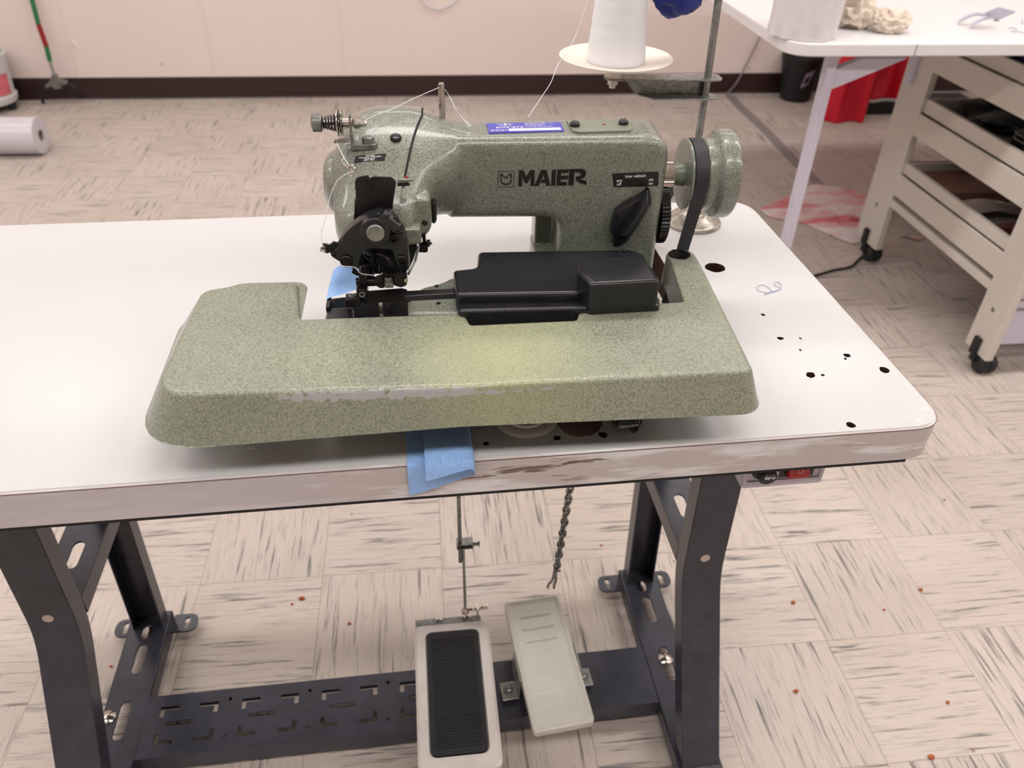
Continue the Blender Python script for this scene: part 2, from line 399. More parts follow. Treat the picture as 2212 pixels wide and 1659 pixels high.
MT = {}
MT['green'] = hammertone('green_hammertone_paint', (136, 140, 128), (94, 99, 88), 640)
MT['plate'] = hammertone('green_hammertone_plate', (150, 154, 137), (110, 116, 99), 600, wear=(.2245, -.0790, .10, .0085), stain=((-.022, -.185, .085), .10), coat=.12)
MT['greenflat'] = plain('green_painted_metal', (120, 127, 110), .35, var=.1, vs=80)
MT['black'] = plain('black_enamel', (30, 30, 33), .24, var=.2, vs=60, bump=.05, bs=900)
MT['blackmech'] = grime('blackened_steel', (22, 21, 23), (52, 44, 42), .3, .6, 220, .5, .75)
MT['brownplate'] = grime('browned_steel', (42, 38, 38), (29, 26, 27), .36, .5, 60)
MT['rubber'] = plain('black_rubber', (26, 26, 28), .6, var=.15)
MT['belt'] = plain('black_belt', (32, 31, 36), .55, var=.05)
MT['steel'] = plain('bright_steel', (190, 184, 176), .22, 1., var=.08, vs=120)
MT['oldsteel'] = grime('galvanised_steel', (150, 152, 148), (112, 112, 108), .38, .8, 120, .4, .7)
MT['zinc'] = plain('zinc_plate', (176, 180, 172), .35, .85, var=.12, vs=90)
MT['castsilver'] = grime('cast_silver_paint', (178, 172, 162), (120, 108, 98), .3, .6, 70, .45, .7)
MT['laminate'] = plain('white_laminate', (203, 201, 200), .22, var=.008, vs=6, spec=.45)
MT['edge'] = scuffed_edge()
MT['wood'] = grime('raw_chipboard', (70, 38, 24), (34, 22, 18), .8, 0, 300)
MT['dark'] = plain('dark_board', (30, 28, 28), .8)
MT['leg'] = grime('dark_grey_enamel', (63, 63, 74), (52, 52, 61), .26, .1, 25, .35, .7)
MT['baseb'] = plain('brown_vinyl_base', (50, 30, 29), .38, var=.1)
MT['floor'] = floor_mat(); MT['wall'] = wall_mat()
MT['ceil'] = plain('ceiling_board', (226, 222, 214), .9, var=.03)
MT['white'] = plain('white_paint', (214, 206, 196), .4, var=.02)
MT['whitem'] = grime('worn_white_enamel', (216, 208, 202), (206, 196, 190), .32, 0, 30, .4, .7)
MT['cream'] = plain('aged_white_plastic', (206, 202, 192), .34, var=.04, coat=.3)
MT['lav'] = plain('pale_lavender_plastic', (206, 200, 214), .4, var=.02)
MT['redsw'] = plain('red_switch_plastic', (196, 22, 26), .25, coat=.5)
MT['blacklabel'] = plain('black_label', (14, 14, 15), .4, var=.02)
MT['ink'] = plain('black_ink', (12, 12, 12), .35, var=.02)
MT['print'] = plain('white_print', (228, 226, 222), .5, var=.02)
MT['bluelabel'] = plain('blue_sticker', (72, 72, 172), .4, var=.03)
MT['whitelabel'] = plain('white_sticker', (236, 234, 238), .5, var=.02)
MT['blue'] = cloth('light_blue_cloth', (150, 190, 244))
MT['royal'] = cloth('royal_blue_cloth', (10, 30, 118), 500)
MT['thread'] = plain('white_thread', (238, 238, 240), .6, var=.03, vs=600, bump=.3, bs=1500)
MT['bluethread'] = plain('pale_blue_thread', (176, 182, 206), .7)
MT['spoolpl'] = plain('yellowed_plastic', (234, 222, 208), .4, var=.04)
MT['film'] = plain('glossy_white_film', (216, 212, 218), .28, var=.02, coat=.3)
MT['cardboard'] = plain('grey_core', (150, 136, 130), .8)
MT['whitecloth'] = plain('white_roll_cloth', (224, 219, 218), .85, var=.03, vs=40, bump=.2, bs=500)
MT['muslin'] = cloth('cream_muslin', (234, 218, 200), 250)
MT['red'] = plain('red_plastic_bag', (232, 22, 54), .4, var=.08, vs=12)
MT['tape'] = plain('grey_duct_tape', (142, 132, 132), .5, var=.06)
MT['binblack'] = plain('black_bin_plastic', (26, 26, 30), .45)
MT['green_stick'] = plain('green_stick', (34, 118, 62), .35)
MT['red_stick'] = plain('red_band', (150, 14, 16), .35)
MT['blackcloth'] = cloth('black_cloth', (16, 16, 18), 300)
MT['brown'] = plain('brown_leather', (92, 44, 34), .5)
MT['crumb'] = plain('rust_crumb', (176, 92, 48), .8, var=.3, vs=400)
def wrap_mat():
    m, nt, b = new_mat('red_white_plastic'); L = nt.links.new
    tc = N(nt, 'ShaderNodeTexCoord'); mp = N(nt, 'ShaderNodeMapping'); mp.inputs['Rotation'].default_value = (0, 0, .5); mp.inputs['Scale'].default_value = (2.2, 6, 3); L(tc.outputs['Object'], mp.inputs['Vector'])
    n = N(nt, 'ShaderNodeTexNoise', i_Scale=1.5, i_Detail=4., i_Distortion=.8); L(mp.outputs[0], n.inputs['Vector'])
    r = ramp(nt, [(.44, s2l((240, 226, 224))), (.52, s2l((232, 186, 186))), (.62, s2l((222, 112, 116)))]); L(n.outputs['Fac'], r.inputs['Fac']); L(r.outputs['Color'], b.inputs['Base Color'])
    b.inputs['Roughness'].default_value = .35
    return m
MT['wrap'] = wrap_mat()

# ================================================================== ROOM
WY = 3.068
XL, XR, YF, CH = -3.4, 4.6, -3.6, 2.6
struct('floor', box(B(), XL, XR, YF, WY, -.05, 0), MT['floor'], smooth=False)
struct('ceiling', box(B(), XL, XR, YF, WY, CH, CH + .05), MT['ceil'], smooth=False)
struct('wall_back', box(B(), XL, XR, WY, WY + .1, 0, CH), MT['wall'], smooth=False)
struct('wall_front', box(B(), XL, XR, YF - .1, YF, 0, CH), MT['wall'], smooth=False)
struct('wall_left', box(B(), XL - .1, XL, YF, WY, 0, CH), MT['wall'], smooth=False)
struct('wall_right', box(B(), XR, XR + .1, YF, WY, 0, CH), MT['wall'], smooth=False)
def skirting(n, pts_prof, ax, a, b): struct(n, prism(B(), pts_prof, ax, a, b), MT['baseb'], bevel=.001)
pf = [(WY - .012, 0), (WY - .006, .006), (WY - .004, .098), (WY, .1), (WY, 0)]
bm = B(); rings(bm, [[Vector((x, y, z)) for y, z in pf] for x in (XL, XR)])
struct('baseboard_back', bm, MT['baseb'], smooth=False)
struct('baseboard_left', box(B(), XL, XL + .008, YF, WY - .013, 0, .1), MT['baseb'], smooth=False)
struct('baseboard_right', box(B(), XR - .008, XR, YF, WY - .013, 0, .1), MT['baseb'], smooth=False)
# vertical panel joint strips on the wall
for i, (u, v) in enumerate([(135, 40), (455, 120), (735, 60)]):
    p = at(u, v, 'y', WY, 'W')
    struct('trim_%d' % (i + 1), box(B(), p.x - .006, p.x + .006, WY - .0025, WY, .1, CH), MT['wall'], bevel=.001)
dent = B(); blob(dent, at(159, 95, 'y', WY, 'W'), .018, .6, .25, 1, 2)
struct('trim_4', dent, MT['wall'])

# ceiling lamps: rows of fluorescent troffers
def troffer(x, y, w, l, watt, col=(1., .96, .945)):
    t = thing('ceiling_light', 'fluorescent ceiling light panel', 'ceiling light', 'W', (x, y, CH), 'ceiling light panels')
    bm = B()
    for a in (-1, 1):
        box(bm, x - w/2 - .02, x + w/2 + .02, y + a * (l/2 + .01) - .01, y + a * (l/2 + .01) + .01, CH - .05, CH)
        box(bm, x + a * (w/2 + .01) - .01, x + a * (w/2 + .01) + .01, y - l/2, y + l/2, CH - .05, CH)
    obj('frame', bm, MT['ceil'], t, smooth=False)
    la = bpy.data.lights.new('lamp', 'AREA'); la.shape = 'RECTANGLE'; la.size = w; la.size_y = l; la.energy = watt; la.color = col
    lo = bpy.data.objects.new('lamp', la); C.objects.link(lo); lo.location = (x, y, CH - .03)
LIGHTS = [(x, y, 1.2, .3, e) for y, e in ((-1.45, 31), (.3, 32), (2.05, 17)) for x in (-2.4, -.9, .6, 2.1, 3.6)]
for x, y, w, l, e in LIGHTS: troffer(x, y, w, l, e)

# ================================================================== SEWING TABLE
tb = thing('sewing_table', 'long white laminate industrial sewing table on a dark grey slotted steel stand', 'table', 'T', (-.61, .26, 0))
TX0, TX1, TD = -1.22, 0., .522
def offset_in(P, d):
    c = Vector((-.61, .26)); return [p + Vector((1 if p.x < c.x else -1, 1 if p.y < c.y else -1)) * d for p in P]
outer = rnd([(TX0, 0), (TX1, 0), (TX1, TD), (TX0, TD)], [.04, .035, .045, .04], 8)
inner = rnd([(TX0 + .0022, .0022), (TX1 - .0022, .0022), (TX1 - .0022, TD - .0022), (TX0 + .0022, TD - .0022)], [.038, .033, .043, .038], 8)
def tp(u, v): p = at(u, v, 'z', .75, 'T'); return p.x, p.y
holes = []
cx, cy = tp(1545, 578); holes.append(circ(cx, cy, .0125, 20, wob=.06))
cx, cy = tp(1252, 912); holes.append(circ(cx, cy, .021, 26, wob=.07))
for u, v, r in [(1648, 680, .0026), (1686, 731, .0034), (1729, 731, .0017), (1729, 756, .0017), (1831, 768, .0038), (1826, 775, .0018), (1752, 810, .005), (1777, 810, .0019), (1911, 799, .0055), (1838, 918, .0045), (1203, 946, .0034), (1302, 939, .0042), (1050, 958, .0028)]:
    cx, cy = tp(u, v); holes.append(circ(cx, cy, r, 9, wob=.22))
# belt slot behind the work plate
holes.append(slot2(-.192, .330, .20, .03, PI / 2))
# drop slightly inside so nothing is coplanar
obj('tabletop', prism(B(), inner, 'z', .712, .75, holes, 0, 1), [MT['laminate'], MT['wood']], tb, smooth=False)
bm = B(); rings(bm, [[Vector((p.x, p.y, z)) for p in o_] for o_, z in ((outer, .711), (outer, .7483), (inner, .7496))], cap=False)
obj('edge_band', bm, MT['edge'], tb, label='scuffed white edging with dark scrapes')
bm = B(); prism(bm, [(TX0 + .014, .0015), (TX1 - .03, .0015), (TX1 - .014, .03), (TX1 - .014, TD - .014), (TX0 + .014, TD - .014)], 'z', .7062, .712, [holes[0], holes[1], holes[-1]]); obj('underside_board', bm, MT['dark'], tb, smooth=False)
bm = B(); rings(bm, [[Vector((p.x, p.y, z)) for p in o_] for o_, z in ((offset_in(outer, .0001), .7476), (offset_in(outer, -.0003), .7476), (offset_in(outer, -.0003), .7484), (offset_in(outer, .0001), .7484))], cap=False); obj('edge_joint', bm, plain('tan_joint', (104, 84, 74), .6), tb, label='thin dark joint line')
for u, v, s in [(2000, 883, .005), (1985, 908, .004), (1960, 900, .002), (545, 968, .004), (640, 996, .003)]:
    x, y = tp(u, v); x = min(x, -.008)
    obj('chipped_spot', prism(B(), circ(x, y, s, 8, s * .35, .4), 'z', .7495, .75012), MT['spoolpl'], tb, smooth=False)

LEG = MT['leg']
def channel(bm, path, wdir, w, d, t=.0025):
    """U-shaped steel channel along path; wdir = direction of its web, flanges d deep"""
    path = [Vector(p) for p in path]; wdir = Vector(wdir).normalized(); rs = []
    for i, p in enumerate(path):
        dd = Vector((0, 0, 0))
        if i < len(path) - 1: dd += (path[i + 1] - p).normalized()
        if i > 0: dd += (p - path[i - 1]).normalized()
        dd.normalize(); n = wdir.cross(dd).normalized()
        # mitre so that thickness stays
        a = [(-w/2, 0), (w/2, 0), (w/2, -d), (w/2 - t, -d), (w/2 - t, -t), (-w/2 + t, -t), (-w/2 + t, -d), (-w/2, -d)]
        rs.append([p + wdir * x + n * y for x, y in a])
    return rings(bm, rs)
def bend(P, r=.03, k=5):
    P = [Vector(p) for p in P]; out = [P[0]]
    for i in range(1, len(P) - 1):
        a, p, b = P[i-1], P[i], P[i+1]; q = min(r, (a-p).length*.45, (b-p).length*.45)
        pa = p + (a-p).normalized()*q; pb = p + (b-p).normalized()*q
        for j in range(k+1): s = j/k; out.append(pa*(1-s)**2 + p*2*s*(1-s) + pb*s*s)
    return out + [P[-1]]
for side, xc in ((1, -.105), (-1, -.975)):
    # front leg: upright above, kicked forward below; web faces the front
    P = bend([(xc, .206, .7055), (xc, .193, .322), (xc, .095, .125), (xc, .045, .03)], .035, 8)
    bm = B(); channel(bm, P[::-1], (1, 0, 0), .058, -.032 * -1, .003)
    obj('leg', bm, LEG, tb, bevel=.002, label='front leg with a kicked-forward foot')
    # punched holes and the pressed hollow on the lower part are separate dark rims
    P2 = bend([(xc, .455, .7055), (xc, .452, .3), (xc, .437, .06), (xc, .432, .035)], .02, 4)
    bm = B(); channel(bm, P2, (1, 0, 0), .05, .03, .003)
    obj('leg', bm, LEG, tb, bevel=.0015, label='rear leg')
    # level arm joining the legs, with slots
    hs = [slot2(0 + xc, .30, .05, .016, PI/2), slot2(xc, .40, .035, .016, PI/2)]
    bm = prism(B(), [(xc - .029, .225), (xc + .029, .225), (xc + .029, .45), (xc - .029, .45)], 'z', .355, .358, hs)
    for s in (-1, 1): box(bm, xc + s*.0275 - .0015, xc + s*.0275 + .0015, .225, .45, .325, .355)
    obj('side_arm', bm, LEG, tb, bevel=.001, smooth=False)
    # top rail under the board
    bm = B(); box(bm, xc - .025, xc + .025, .06, .5, .7, .7058); obj('top_rail', bm, LEG, tb, bevel=.001)
    # slotted floor rail
    hs = [slot2(xc, .345, .055, .017, PI/2), slot2(xc, .398, .026, .017, PI/2), slot2(xc, .235, .065, .017, PI/2)]
    bm = prism(B(), [(xc - .032, .045), (xc + .032, .045), (xc + .032, .44), (xc - .032, .44)], 'z', .05, .053, hs)
    for s in (-1, 1): box(bm, xc + s*.0305 - .0015, xc + s*.0305 + .0015, .045, .44, .018, .05)
    obj('floor_rail', bm, LEG, tb, bevel=.001, smooth=False)
    # ear brackets at the back
    for s in (-1, 1):
        ol = rnd([(xc + s*.028, .418), (xc + s*.07, .418), (xc + s*.07, .455), (xc + s*.028, .455)], [0, .016, .016, 0], 5)
        bm = prism(B(), ol, 'z', .017, .021, [slot2(xc + s*.052, .436, .024, .009, PI/2)])
        obj('foot_bracket', bm, LEG if s*side < 0 else MT['leg'], tb, smooth=False)
    for yy in (.06, .43):
        bm = B(); lathe(bm, (xc, yy, 0), (0, 0, 1), [(0, .016), (.008, .017), (.018, .012), (.05, .006)], 16); obj('rubber_foot', bm, MT['rubber'], tb)
    b_ = at(*((1457, 1421) if side > 0 else (233, 1550)), 'z', .053, 'T')
    bm = B(); lathe(bm, (b_.x if side < 0 else xc, b_.y, .0525), (0, 0, 1), [(0, .0125), (.0022, .0123), (.005, .009), (.0066, .004), (.0069, .001)], 24)
    obj('bolt_head', bm, MT['steel'], tb, label='domed bright bolt head')
    # round hole rims in the front leg
    for yy, zz in ((.1945, .375),):
        p = at(*((1523, 1205) if side > 0 else (104, 1335)), 'y', yy, 'T')
        bm = B(); cyl(bm, (p.x, p.y - .0012, p.z), (p.x, p.y + .002, p.z), .0068, n=20); obj('bolt_hole', bm, plain('leg_hole', (214, 196, 182), .6), tb, label='round hole showing pale floor')
# crossbar with punched pattern
XA, XB, YA, YB, ZB = -.944, -.138, .168, .272, .052
hs = []
def bx2(x, y, a, b): return [(x, y), (x + a, y), (x + a, y + b), (x, y + b)]
x0 = at(350, 1520, 'z', ZB, 'T').x; k = 0
while x0 < -.50:
    # paired L-slots
    for (ux, s) in ((x0, 1), (x0 + .088, -1)):
        for yy, t in ((YB - .02, -1), (YA + .02, 1)):
            a, b, w = .028, .018, .0068
            if s > 0: P = [(0, 0), (a, 0), (a, w), (w, w), (w, b), (0, b)]
            else: P = [(0, 0), (0, w), (-a + w, w), (-a + w, w), (-w, w), (-w, b), (0, b)]; P = [(0, 0), (-a, 0), (-a, w), (-w, w), (-w, b), (0, b)]
            hs.append([(ux + px + (0 if s > 0 else .0), yy + t * py) for px, py in P])
    hs.append(slot2(x0 + .034, (YA + YB)/2 + .002, .044, .0070))
    for yy in (YB - .018, YA + .022): hs.append(circ(x0 + .105, yy, .0032, 10))
    x0 += .124
bm = prism(B(), [(XA, YA), (XB, YA), (XB, YB), (XA, YB)], 'z', ZB - .003, ZB, hs)
box(bm, XA, XB, YA, YA + .003, ZB - .034, ZB - .003); box(bm, XA, XB, YB - .003, YB, ZB - .034, ZB - .003)
obj('crossbar', bm, LEG, tb, smooth=False, label='wide crossbar punched with angled slots')

# ================================================================== PEDALS
def pedal_slab(bm, P4, z_in, r, t=.01):
    pass
def frame_from(P):  # rear-left, rear-right, front-right, front-left
    return P
rl, rr, fr, fl = [at(u, v, 'z', z, 'T') for (u, v), z in (((893, 1347), .128), ((1050, 1332), .128), ((1093, 1655), .112), ((905, 1672), .112))]
pd = thing('foot_pedal', 'large white enamelled foot pedal with a ribbed black rubber tread', 'pedal', 'T', tuple((rl + rr + fr + fl) / 4 - Vector((0, 0, .06))))
ex = ((rr - rl) + (fr - fl)).normalized(); ey = ((rl - fl) + (rr - fr)); Lp = ey.length / 2; ey.normalize(); Wp = ((rr - rl).length + (fr - fl).length) / 2
ez = ex.cross(ey).normalized(); ey = ez.cross(ex); cc = (rl + rr + fr + fl) / 4
PM = Matrix((ex, ey, ez)).transposed().to_4x4(); PM.translation = cc
def loc(bm, M): bmesh.ops.transform(bm, matrix=M, verts=bm.verts[:]); return bm
bm = B()
o1 = rnd([(-Wp/2, -Lp/2), (Wp/2, -Lp/2), (Wp/2, Lp/2), (-Wp/2, Lp/2)], .014, 6)
o0 = rnd([(-Wp/2 + .004, -Lp/2 + .004), (Wp/2 - .004, -Lp/2 + .004), (Wp/2 - .004, Lp/2 - .004), (-Wp/2 + .004, Lp/2 - .004)], .012, 6)
i0 = rnd([(-Wp/2 + .017, -Lp/2 + .02), (Wp/2 - .017, -Lp/2 + .02), (Wp/2 - .017, Lp/2 - .02), (-Wp/2 + .017, Lp/2 - .02)], .012, 6)
rings(bm, [[Vector((p.x, p.y, z)) for p in o_] for o_, z in ((o1, -.016), (o1, -.004), (o0, 0), (i0, .0005), (i0, -.003), (i0, -.004))], cap=True)
obj('pedal_plate', loc(bm, PM), MT['whitem'], pd)
bm = B()
i1 = rnd([(-Wp/2 + .019, -Lp/2 + .022), (Wp/2 - .019, -Lp/2 + .022), (Wp/2 - .019, Lp/2 - .022), (-Wp/2 + .019, Lp/2 - .022)], .011, 6)
prism(bm, i1, 'z', -.003, .002)
nr = 46
for k in range(nr):
    y = -Lp/2 + .034 + (Lp - .068) * k / (nr - 1); box(bm, -Wp/2 + .027, Wp/2 - .027, y - .0012, y + .0012, .002, .0031)
obj('rubber_tread', loc(bm, PM), MT['rubber'], pd, smooth=False)
bm = B(); box(bm, -Wp/2 + .002, Wp/2 - .012, Lp/2 - .006, Lp/2 + .004, -.001, .0015); box(bm, -Wp/2 + .002, Wp/2 - .012, Lp/2 + .001, Lp/2 + .004, -.012, .0); obj('rear_strip', loc(bm, PM), MT['oldsteel'], pd, smooth=False)
for k, sx_ in enumerate((-.02, .026)):
    bm = B(); lathe(bm, (sx_, Lp/2 + .0, .001), (0, 0, 1), [(0, .005), (.003, .005), (.004, .003)], 12); obj('screw', loc(bm, PM), MT['steel'], pd)
bm = B(); box(bm, -.05, .05, -.03, .03, -.058, -.016); box(bm, -.055, -.05, -.035, .035, -.06, -.004); box(bm, .05, .055, -.035, .035, -.06, -.004)
obj('hinge_bracket', loc(bm, PM), MT['oldsteel'], pd, bevel=.001)
# pull rod up to the machine
rx, ry = -.436, rl.y + .006
lk = thing('pull_rod', 'thin steel pull rod with a clamp rising from the large pedal', 'rod', 'T', (rx, ry, .14))
bm = B(); tube(bm, [(rx - .0, ry, .145), (rx - .001, ry, .30)], .0024, 10); obj('lower_rod', bm, MT['zinc'], lk)
bm = B(); tube(bm, [(rx - .006, ry - .001, .262), (rx - .007, ry, .705)], .003, 10); obj('upper_rod', bm, MT['oldsteel'], lk)
ck = at(1003, 1170, 'y', ry, 'T')
bm = B(); box(bm, ck.x - .012, ck.x + .012, ry - .008, ry + .008, ck.z - .001, ck.z + .001); box(bm, ck.x - .012, ck.x + .012, ry - .008, ry + .008, ck.z - .009, ck.z - .007); box(bm, ck.x + .011, ck.x + .013, ry - .008, ry + .008, ck.z - .009, ck.z + .001)
obj('clamp', bm, MT['oldsteel'], lk, bevel=.0007)
bm = B(); cyl(bm, (ck.x + .010, ry - .003, ck.z - .004), (ck.x + .021, ry - .003, ck.z - .004), .0028, n=10); cyl(bm, (ck.x + .021, ry - .003, ck.z - .004), (ck.x + .023, ry - .003, ck.z - .004), .0045, n=12); obj('screw', bm, MT['oldsteel'], lk)
bm = B(); lathe(bm, (rx, ry, .135), (0, 0, 1), [(0, .004), (.003, .0065), (.008, .0065), (.011, .004), (.014, .003)], 14)
tube(bm, [(rx, ry, .142), (rx + .018, ry - .002, .145), (rx + .036, ry - .003, .149)], .0025, 8)
for q in (.012, .022, .03, .034): cyl(bm, (rx + q, ry - .0015, .1425 + q * .17), (rx + q + .003, ry - .0015, .1428 + q * .17), .0048, n=6)
box(bm, rx + .018, rx + .021, ry - .009, ry + .004, .128, .152)
obj('ball_joint', bm, MT['steel'], lk)

rl2, rr2, fr2, fl2 = [at(u, v, 'z', z, 'T') for (u, v), z in (((1102, 1300), .13), ((1218, 1282), .13), ((1272, 1560), .11), ((1138, 1586), .11))]
c2 = (rl2 + rr2 + fr2 + fl2) / 4
pd2 = thing('foot_pedal', 'small plain off-white foot pedal with raised cross ribs, hung from a chain', 'pedal', 'T', tuple(c2 - Vector((0, 0, .06))))
ex = ((rr2 - rl2) + (fr2 - fl2)).normalized(); ey = ((rl2 - fl2) + (rr2 - fr2)); L2 = ey.length / 2; ey.normalize(); W2 = ((rr2 - rl2).length + (fr2 - fl2).length) / 2
ez = ex.cross(ey).normalized(); ey = ez.cross(ex); PM2 = Matrix((ex, ey, ez)).transposed().to_4x4(); PM2.translation = c2
bm = B()
def rr_(i, r): return rnd([(-W2/2 + i, -L2/2 + i), (W2/2 - i, -L2/2 + i), (W2/2 - i, L2/2 - i), (-W2/2 + i, L2/2 - i)], r, 5)
rings(bm, [[Vector((p.x, p.y, z)) for p in o_] for o_, z in ((rr_(0, .008), -.014), (rr_(0, .008), -.001), (rr_(.002, .007), .001), (rr_(.004, .006), .001), (rr_(.007, .005), -.002), (rr_(.010, .004), -.0025))])
obj('pedal_plate', loc(bm, PM2), MT['cream'], pd2)
for y in (L2*.36, L2*.26, L2*.16, L2*.06, -L2*.05, -L2*.14, -L2*.24, -L2*.33):
    bm = B(); tube(bm, [(-.026, y, -.0028), (-.022, y, -.0012 if y > .02 else -.0026), (.022, y, -.0012 if y > .02 else -.0026), (.026, y, -.0028)], .0022 if y > .03 else .0010, 8); obj('raised_rib', loc(bm, PM2), MT['cream'], pd2)
for s in (-1, 1):
    bm = B(); box(bm, s*(W2/2 + .002) - .0012, s*(W2/2 + .002) + .0012, -.03, .022, -.058, .0); a_, b2 = sorted((s*(W2/2 + .002), s*(W2/2 + .028))); box(bm, a_, b2, -.028, .002, -.0585, -.056)
    obj('side_bracket', loc(bm, PM2), MT['zinc'], pd2, bevel=.001)
    bm = B(); lathe(bm, (s*(W2/2 + .015), -.012, -.056), (0, 0, 1), [(0, .0085), (.0015, .0085), (.0015, .0055), (.006, .005), (.007, .003)], 16); obj('screw', loc(bm, PM2), MT['oldsteel'], pd2)
# chain
chn = thing('chain', 'dark steel twisted-link chain from under the table to the small pedal', 'chain', 'T', tuple(at(1190, 1270, 'y', rl2.y - .01, 'T')))
cy_ = rl2.y - .01
ct, cb = at(1233, 1046, 'y', cy_, 'T'), at(1203, 1225, 'y', cy_, 'T')
top_ = ct + (ct - cb) * ((.706 - ct.z) / (ct.z - cb.z))
lv = (cb - top_); nl = int(lv.length / .0082)
for k in range(nl):
    p = top_ + lv * (k + .5) / nl; d = lv.normalized()
    a1 = k * R(28); u_, v_ = basis(d); w_ = u_ * math.cos(a1 + (PI/2 if k % 2 else 0)) + v_ * math.sin(a1 + (PI/2 if k % 2 else 0))
    ring_ = [p + d * math.cos(t) * .0078 + w_ * math.sin(t) * .0048 for t in [2*PI*i/12 for i in range(12)]]
    bm = B(); tube(bm, ring_, .0020, 6, closed=True); obj('link', bm, MT['oldsteel'], chn)
for dx_, e_ in ((-.009, (1183, 1272)), (.002, (1197, 1273))):
    e = at(*e_, 'y', cy_, 'T'); bm = B(); pts = [cb + (e - cb) * t + Vector((0, .003 * math.sin(t * 9), 0)) for t in [i/16 for i in range(17)]]
    tube(bm, pts, [.0022 + .0009 * math.sin(i * 3.1) for i in range(17)], 7); obj('end_link', bm, MT['oldsteel'], chn)
bm = B(); tube(bm, [(cb.x - .006, cy_ - .004, cb.z), (cb.x + .005, cy_ - .004, cb.z - .006), (cb.x + .006, cy_ + .002, cb.z - .012), (cb.x - .005, cy_ - .004, cb.z - .006)], .0016, 6); obj('tie_wire', bm, MT['oldsteel'], chn)

# ================================================================== POWER SWITCH BOX
yf = .02
q = on([(1602, 1055), (1772, 1043), (1794, 985), (1590, 1000)], 'y', yf, 'T')
SX0, SX1, SZ0 = q[0].x, q[1].x, (q[0].z + q[1].z) / 2; SZ1 = .7058
sw = thing('power_switch_box', 'pale lavender switch box with a red rocker fixed under the table edge', 'switch box', 'T', ((SX0 + SX1)/2, .06, SZ0))
bm = prism(B(), rnd([(SX0, SZ0), (SX1, SZ0), (SX1, SZ1), (SX0, SZ1)], .002, 2), 'y', yf, yf + .004, [[(SX0 + .004, SZ0 + .008), (SX1 - .004, SZ0 + .008), (SX1 - .004, SZ1 - .001), (SX0 + .004, SZ1 - .001)]])
box(bm, SX0, SX1, yf + .0018, yf + .07, SZ0, SZ1 - .0002)
obj('case', bm, MT['lav'], sw, bevel=.0008)
def sp_(u, v): return at(u, v, 'y', yf, 'T')
a = sp_(1683, 1032); b = sp_(1756, 1026)
bm = B(); box(bm, a.x, b.x, yf + .001, yf + .0045, a.z - .001, SZ1 - .004); obj('rocker_frame', bm, MT['blacklabel'], sw)
a2 = sp_(1697, 1030); b2 = sp_(1742, 1022)
bm = prism(B(), [(yf + .001, a2.z), (yf - .007, a2.z + .004), (yf - .001, SZ1 - .006), (yf + .001, SZ1 - .006)], 'x', a2.x, b2.x); obj('rocker', bm, MT['redsw'], sw, bevel=.0006)
kc = sp_(1650, 1019)
bm = B(); lathe(bm, (kc.x, yf + .002, kc.z + .003), (0, -1, -.12), [(0, .0125), (.004, .0125), (.006, .0092), (.013, .009), (.0142, .0075)], 24); obj('fuse_cap', bm, MT['rubber'], sw)
text('fuse_lettering', 'FUSE', MT['print'], sw, (kc.x + .0062, yf - .0125, kc.z + .0045), (-1, 0, 0), (0, .12, -1), .005, .0001)
bm = B(); tube(bm, [(kc.x + .004 * math.cos(t), yf - .0126, kc.z + .0055 + .003 * math.sin(t)) for t in [PI * i / 8 for i in range(9)]], .0003, 5); obj('arrow_mark', bm, MT['print'], sw)
bm = B(); oc = sp_(1722, 1013); tube(bm, [(oc.x + .0025 * math.cos(t), yf - .0068, oc.z + .004 + .0035 * math.sin(t)) for t in [2*PI*i/14 for i in range(14)]], .0003, 5, closed=True); obj('off_mark', bm, MT['print'], sw)

# ================================================================== BLINDSTITCH MACHINE
mc = thing('blindstitch_machine', 'green hammertone blindstitch sewing machine with black MAIER lettering', 'sewing machine', 'M', (.06, 0, 0))
G = MT['green']; BK = MT['blackmech']
def offset2(P, d):
    """move a closed 2D outline (any turning sense) outwards by d (number or list)"""
    P = [Vector(p) for p in P]; n = len(P)
    ar = sum(P[i].x * P[(i+1) % n].y - P[(i+1) % n].x * P[i].y for i in range(n)); s = 1 if ar > 0 else -1
    out = []
    for i in range(n):
        a = (P[i] - P[i-1]); b = (P[(i+1) % n] - P[i])
        if a.length < 1e-9: a = b
        if b.length < 1e-9: b = a
        a.normalize(); b.normalize(); na = Vector((a.y, -a.x)) * s; nb = Vector((b.y, -b.x)) * s
        m = (na + nb); m = m / max(m.length_squared / 2, .7) if m.length > 1e-6 else na
        out.append(P[i] + m * (d[i] if isinstance(d, (list, tuple)) else d))
    return out
def soft_prism(bm, P, ax, a, b, r=.008, k=4, ra=None, rb=None):
    """pushed outline with rounded rims"""
    def V(p, h): return Vector({'x': (h, p[0], p[1]), 'y': (p[0], h, p[1]), 'z': (p[0], p[1], h)}[ax])
    sg = 1 if b > a else -1; ra = r if ra is None else ra; rb = r if rb is None else rb
    rs = []
    for j in range(k + 1):
        t = j / k * PI / 2; rs.append([V(p, a + sg * ra * (1 - math.sin(t))) for p in offset2(P, -ra * (1 - math.cos(t)))] if ra else [V(p, a) for p in P])
    rs = rs[::-1] if False else rs
    # t=0 is the full outline; order rim first
    rs = [[V(p, a + sg * ra * (1 - math.sin(PI/2 * (1 - j/k)))) for p in offset2(P, -ra * (1 - math.cos(PI/2 * (1 - j/k))))] for j in range(k + 1)] if ra else [[V(p, a) for p in P]]
    rs += [[V(p, b - sg * rb * (1 - math.sin(PI/2 * (j/k)))) for p in offset2(P, -rb * (1 - math.cos(PI/2 * (j/k))))] for j in range(k + 1)] if rb else [[V(p, b) for p in P]]
    return rings(bm, rs)

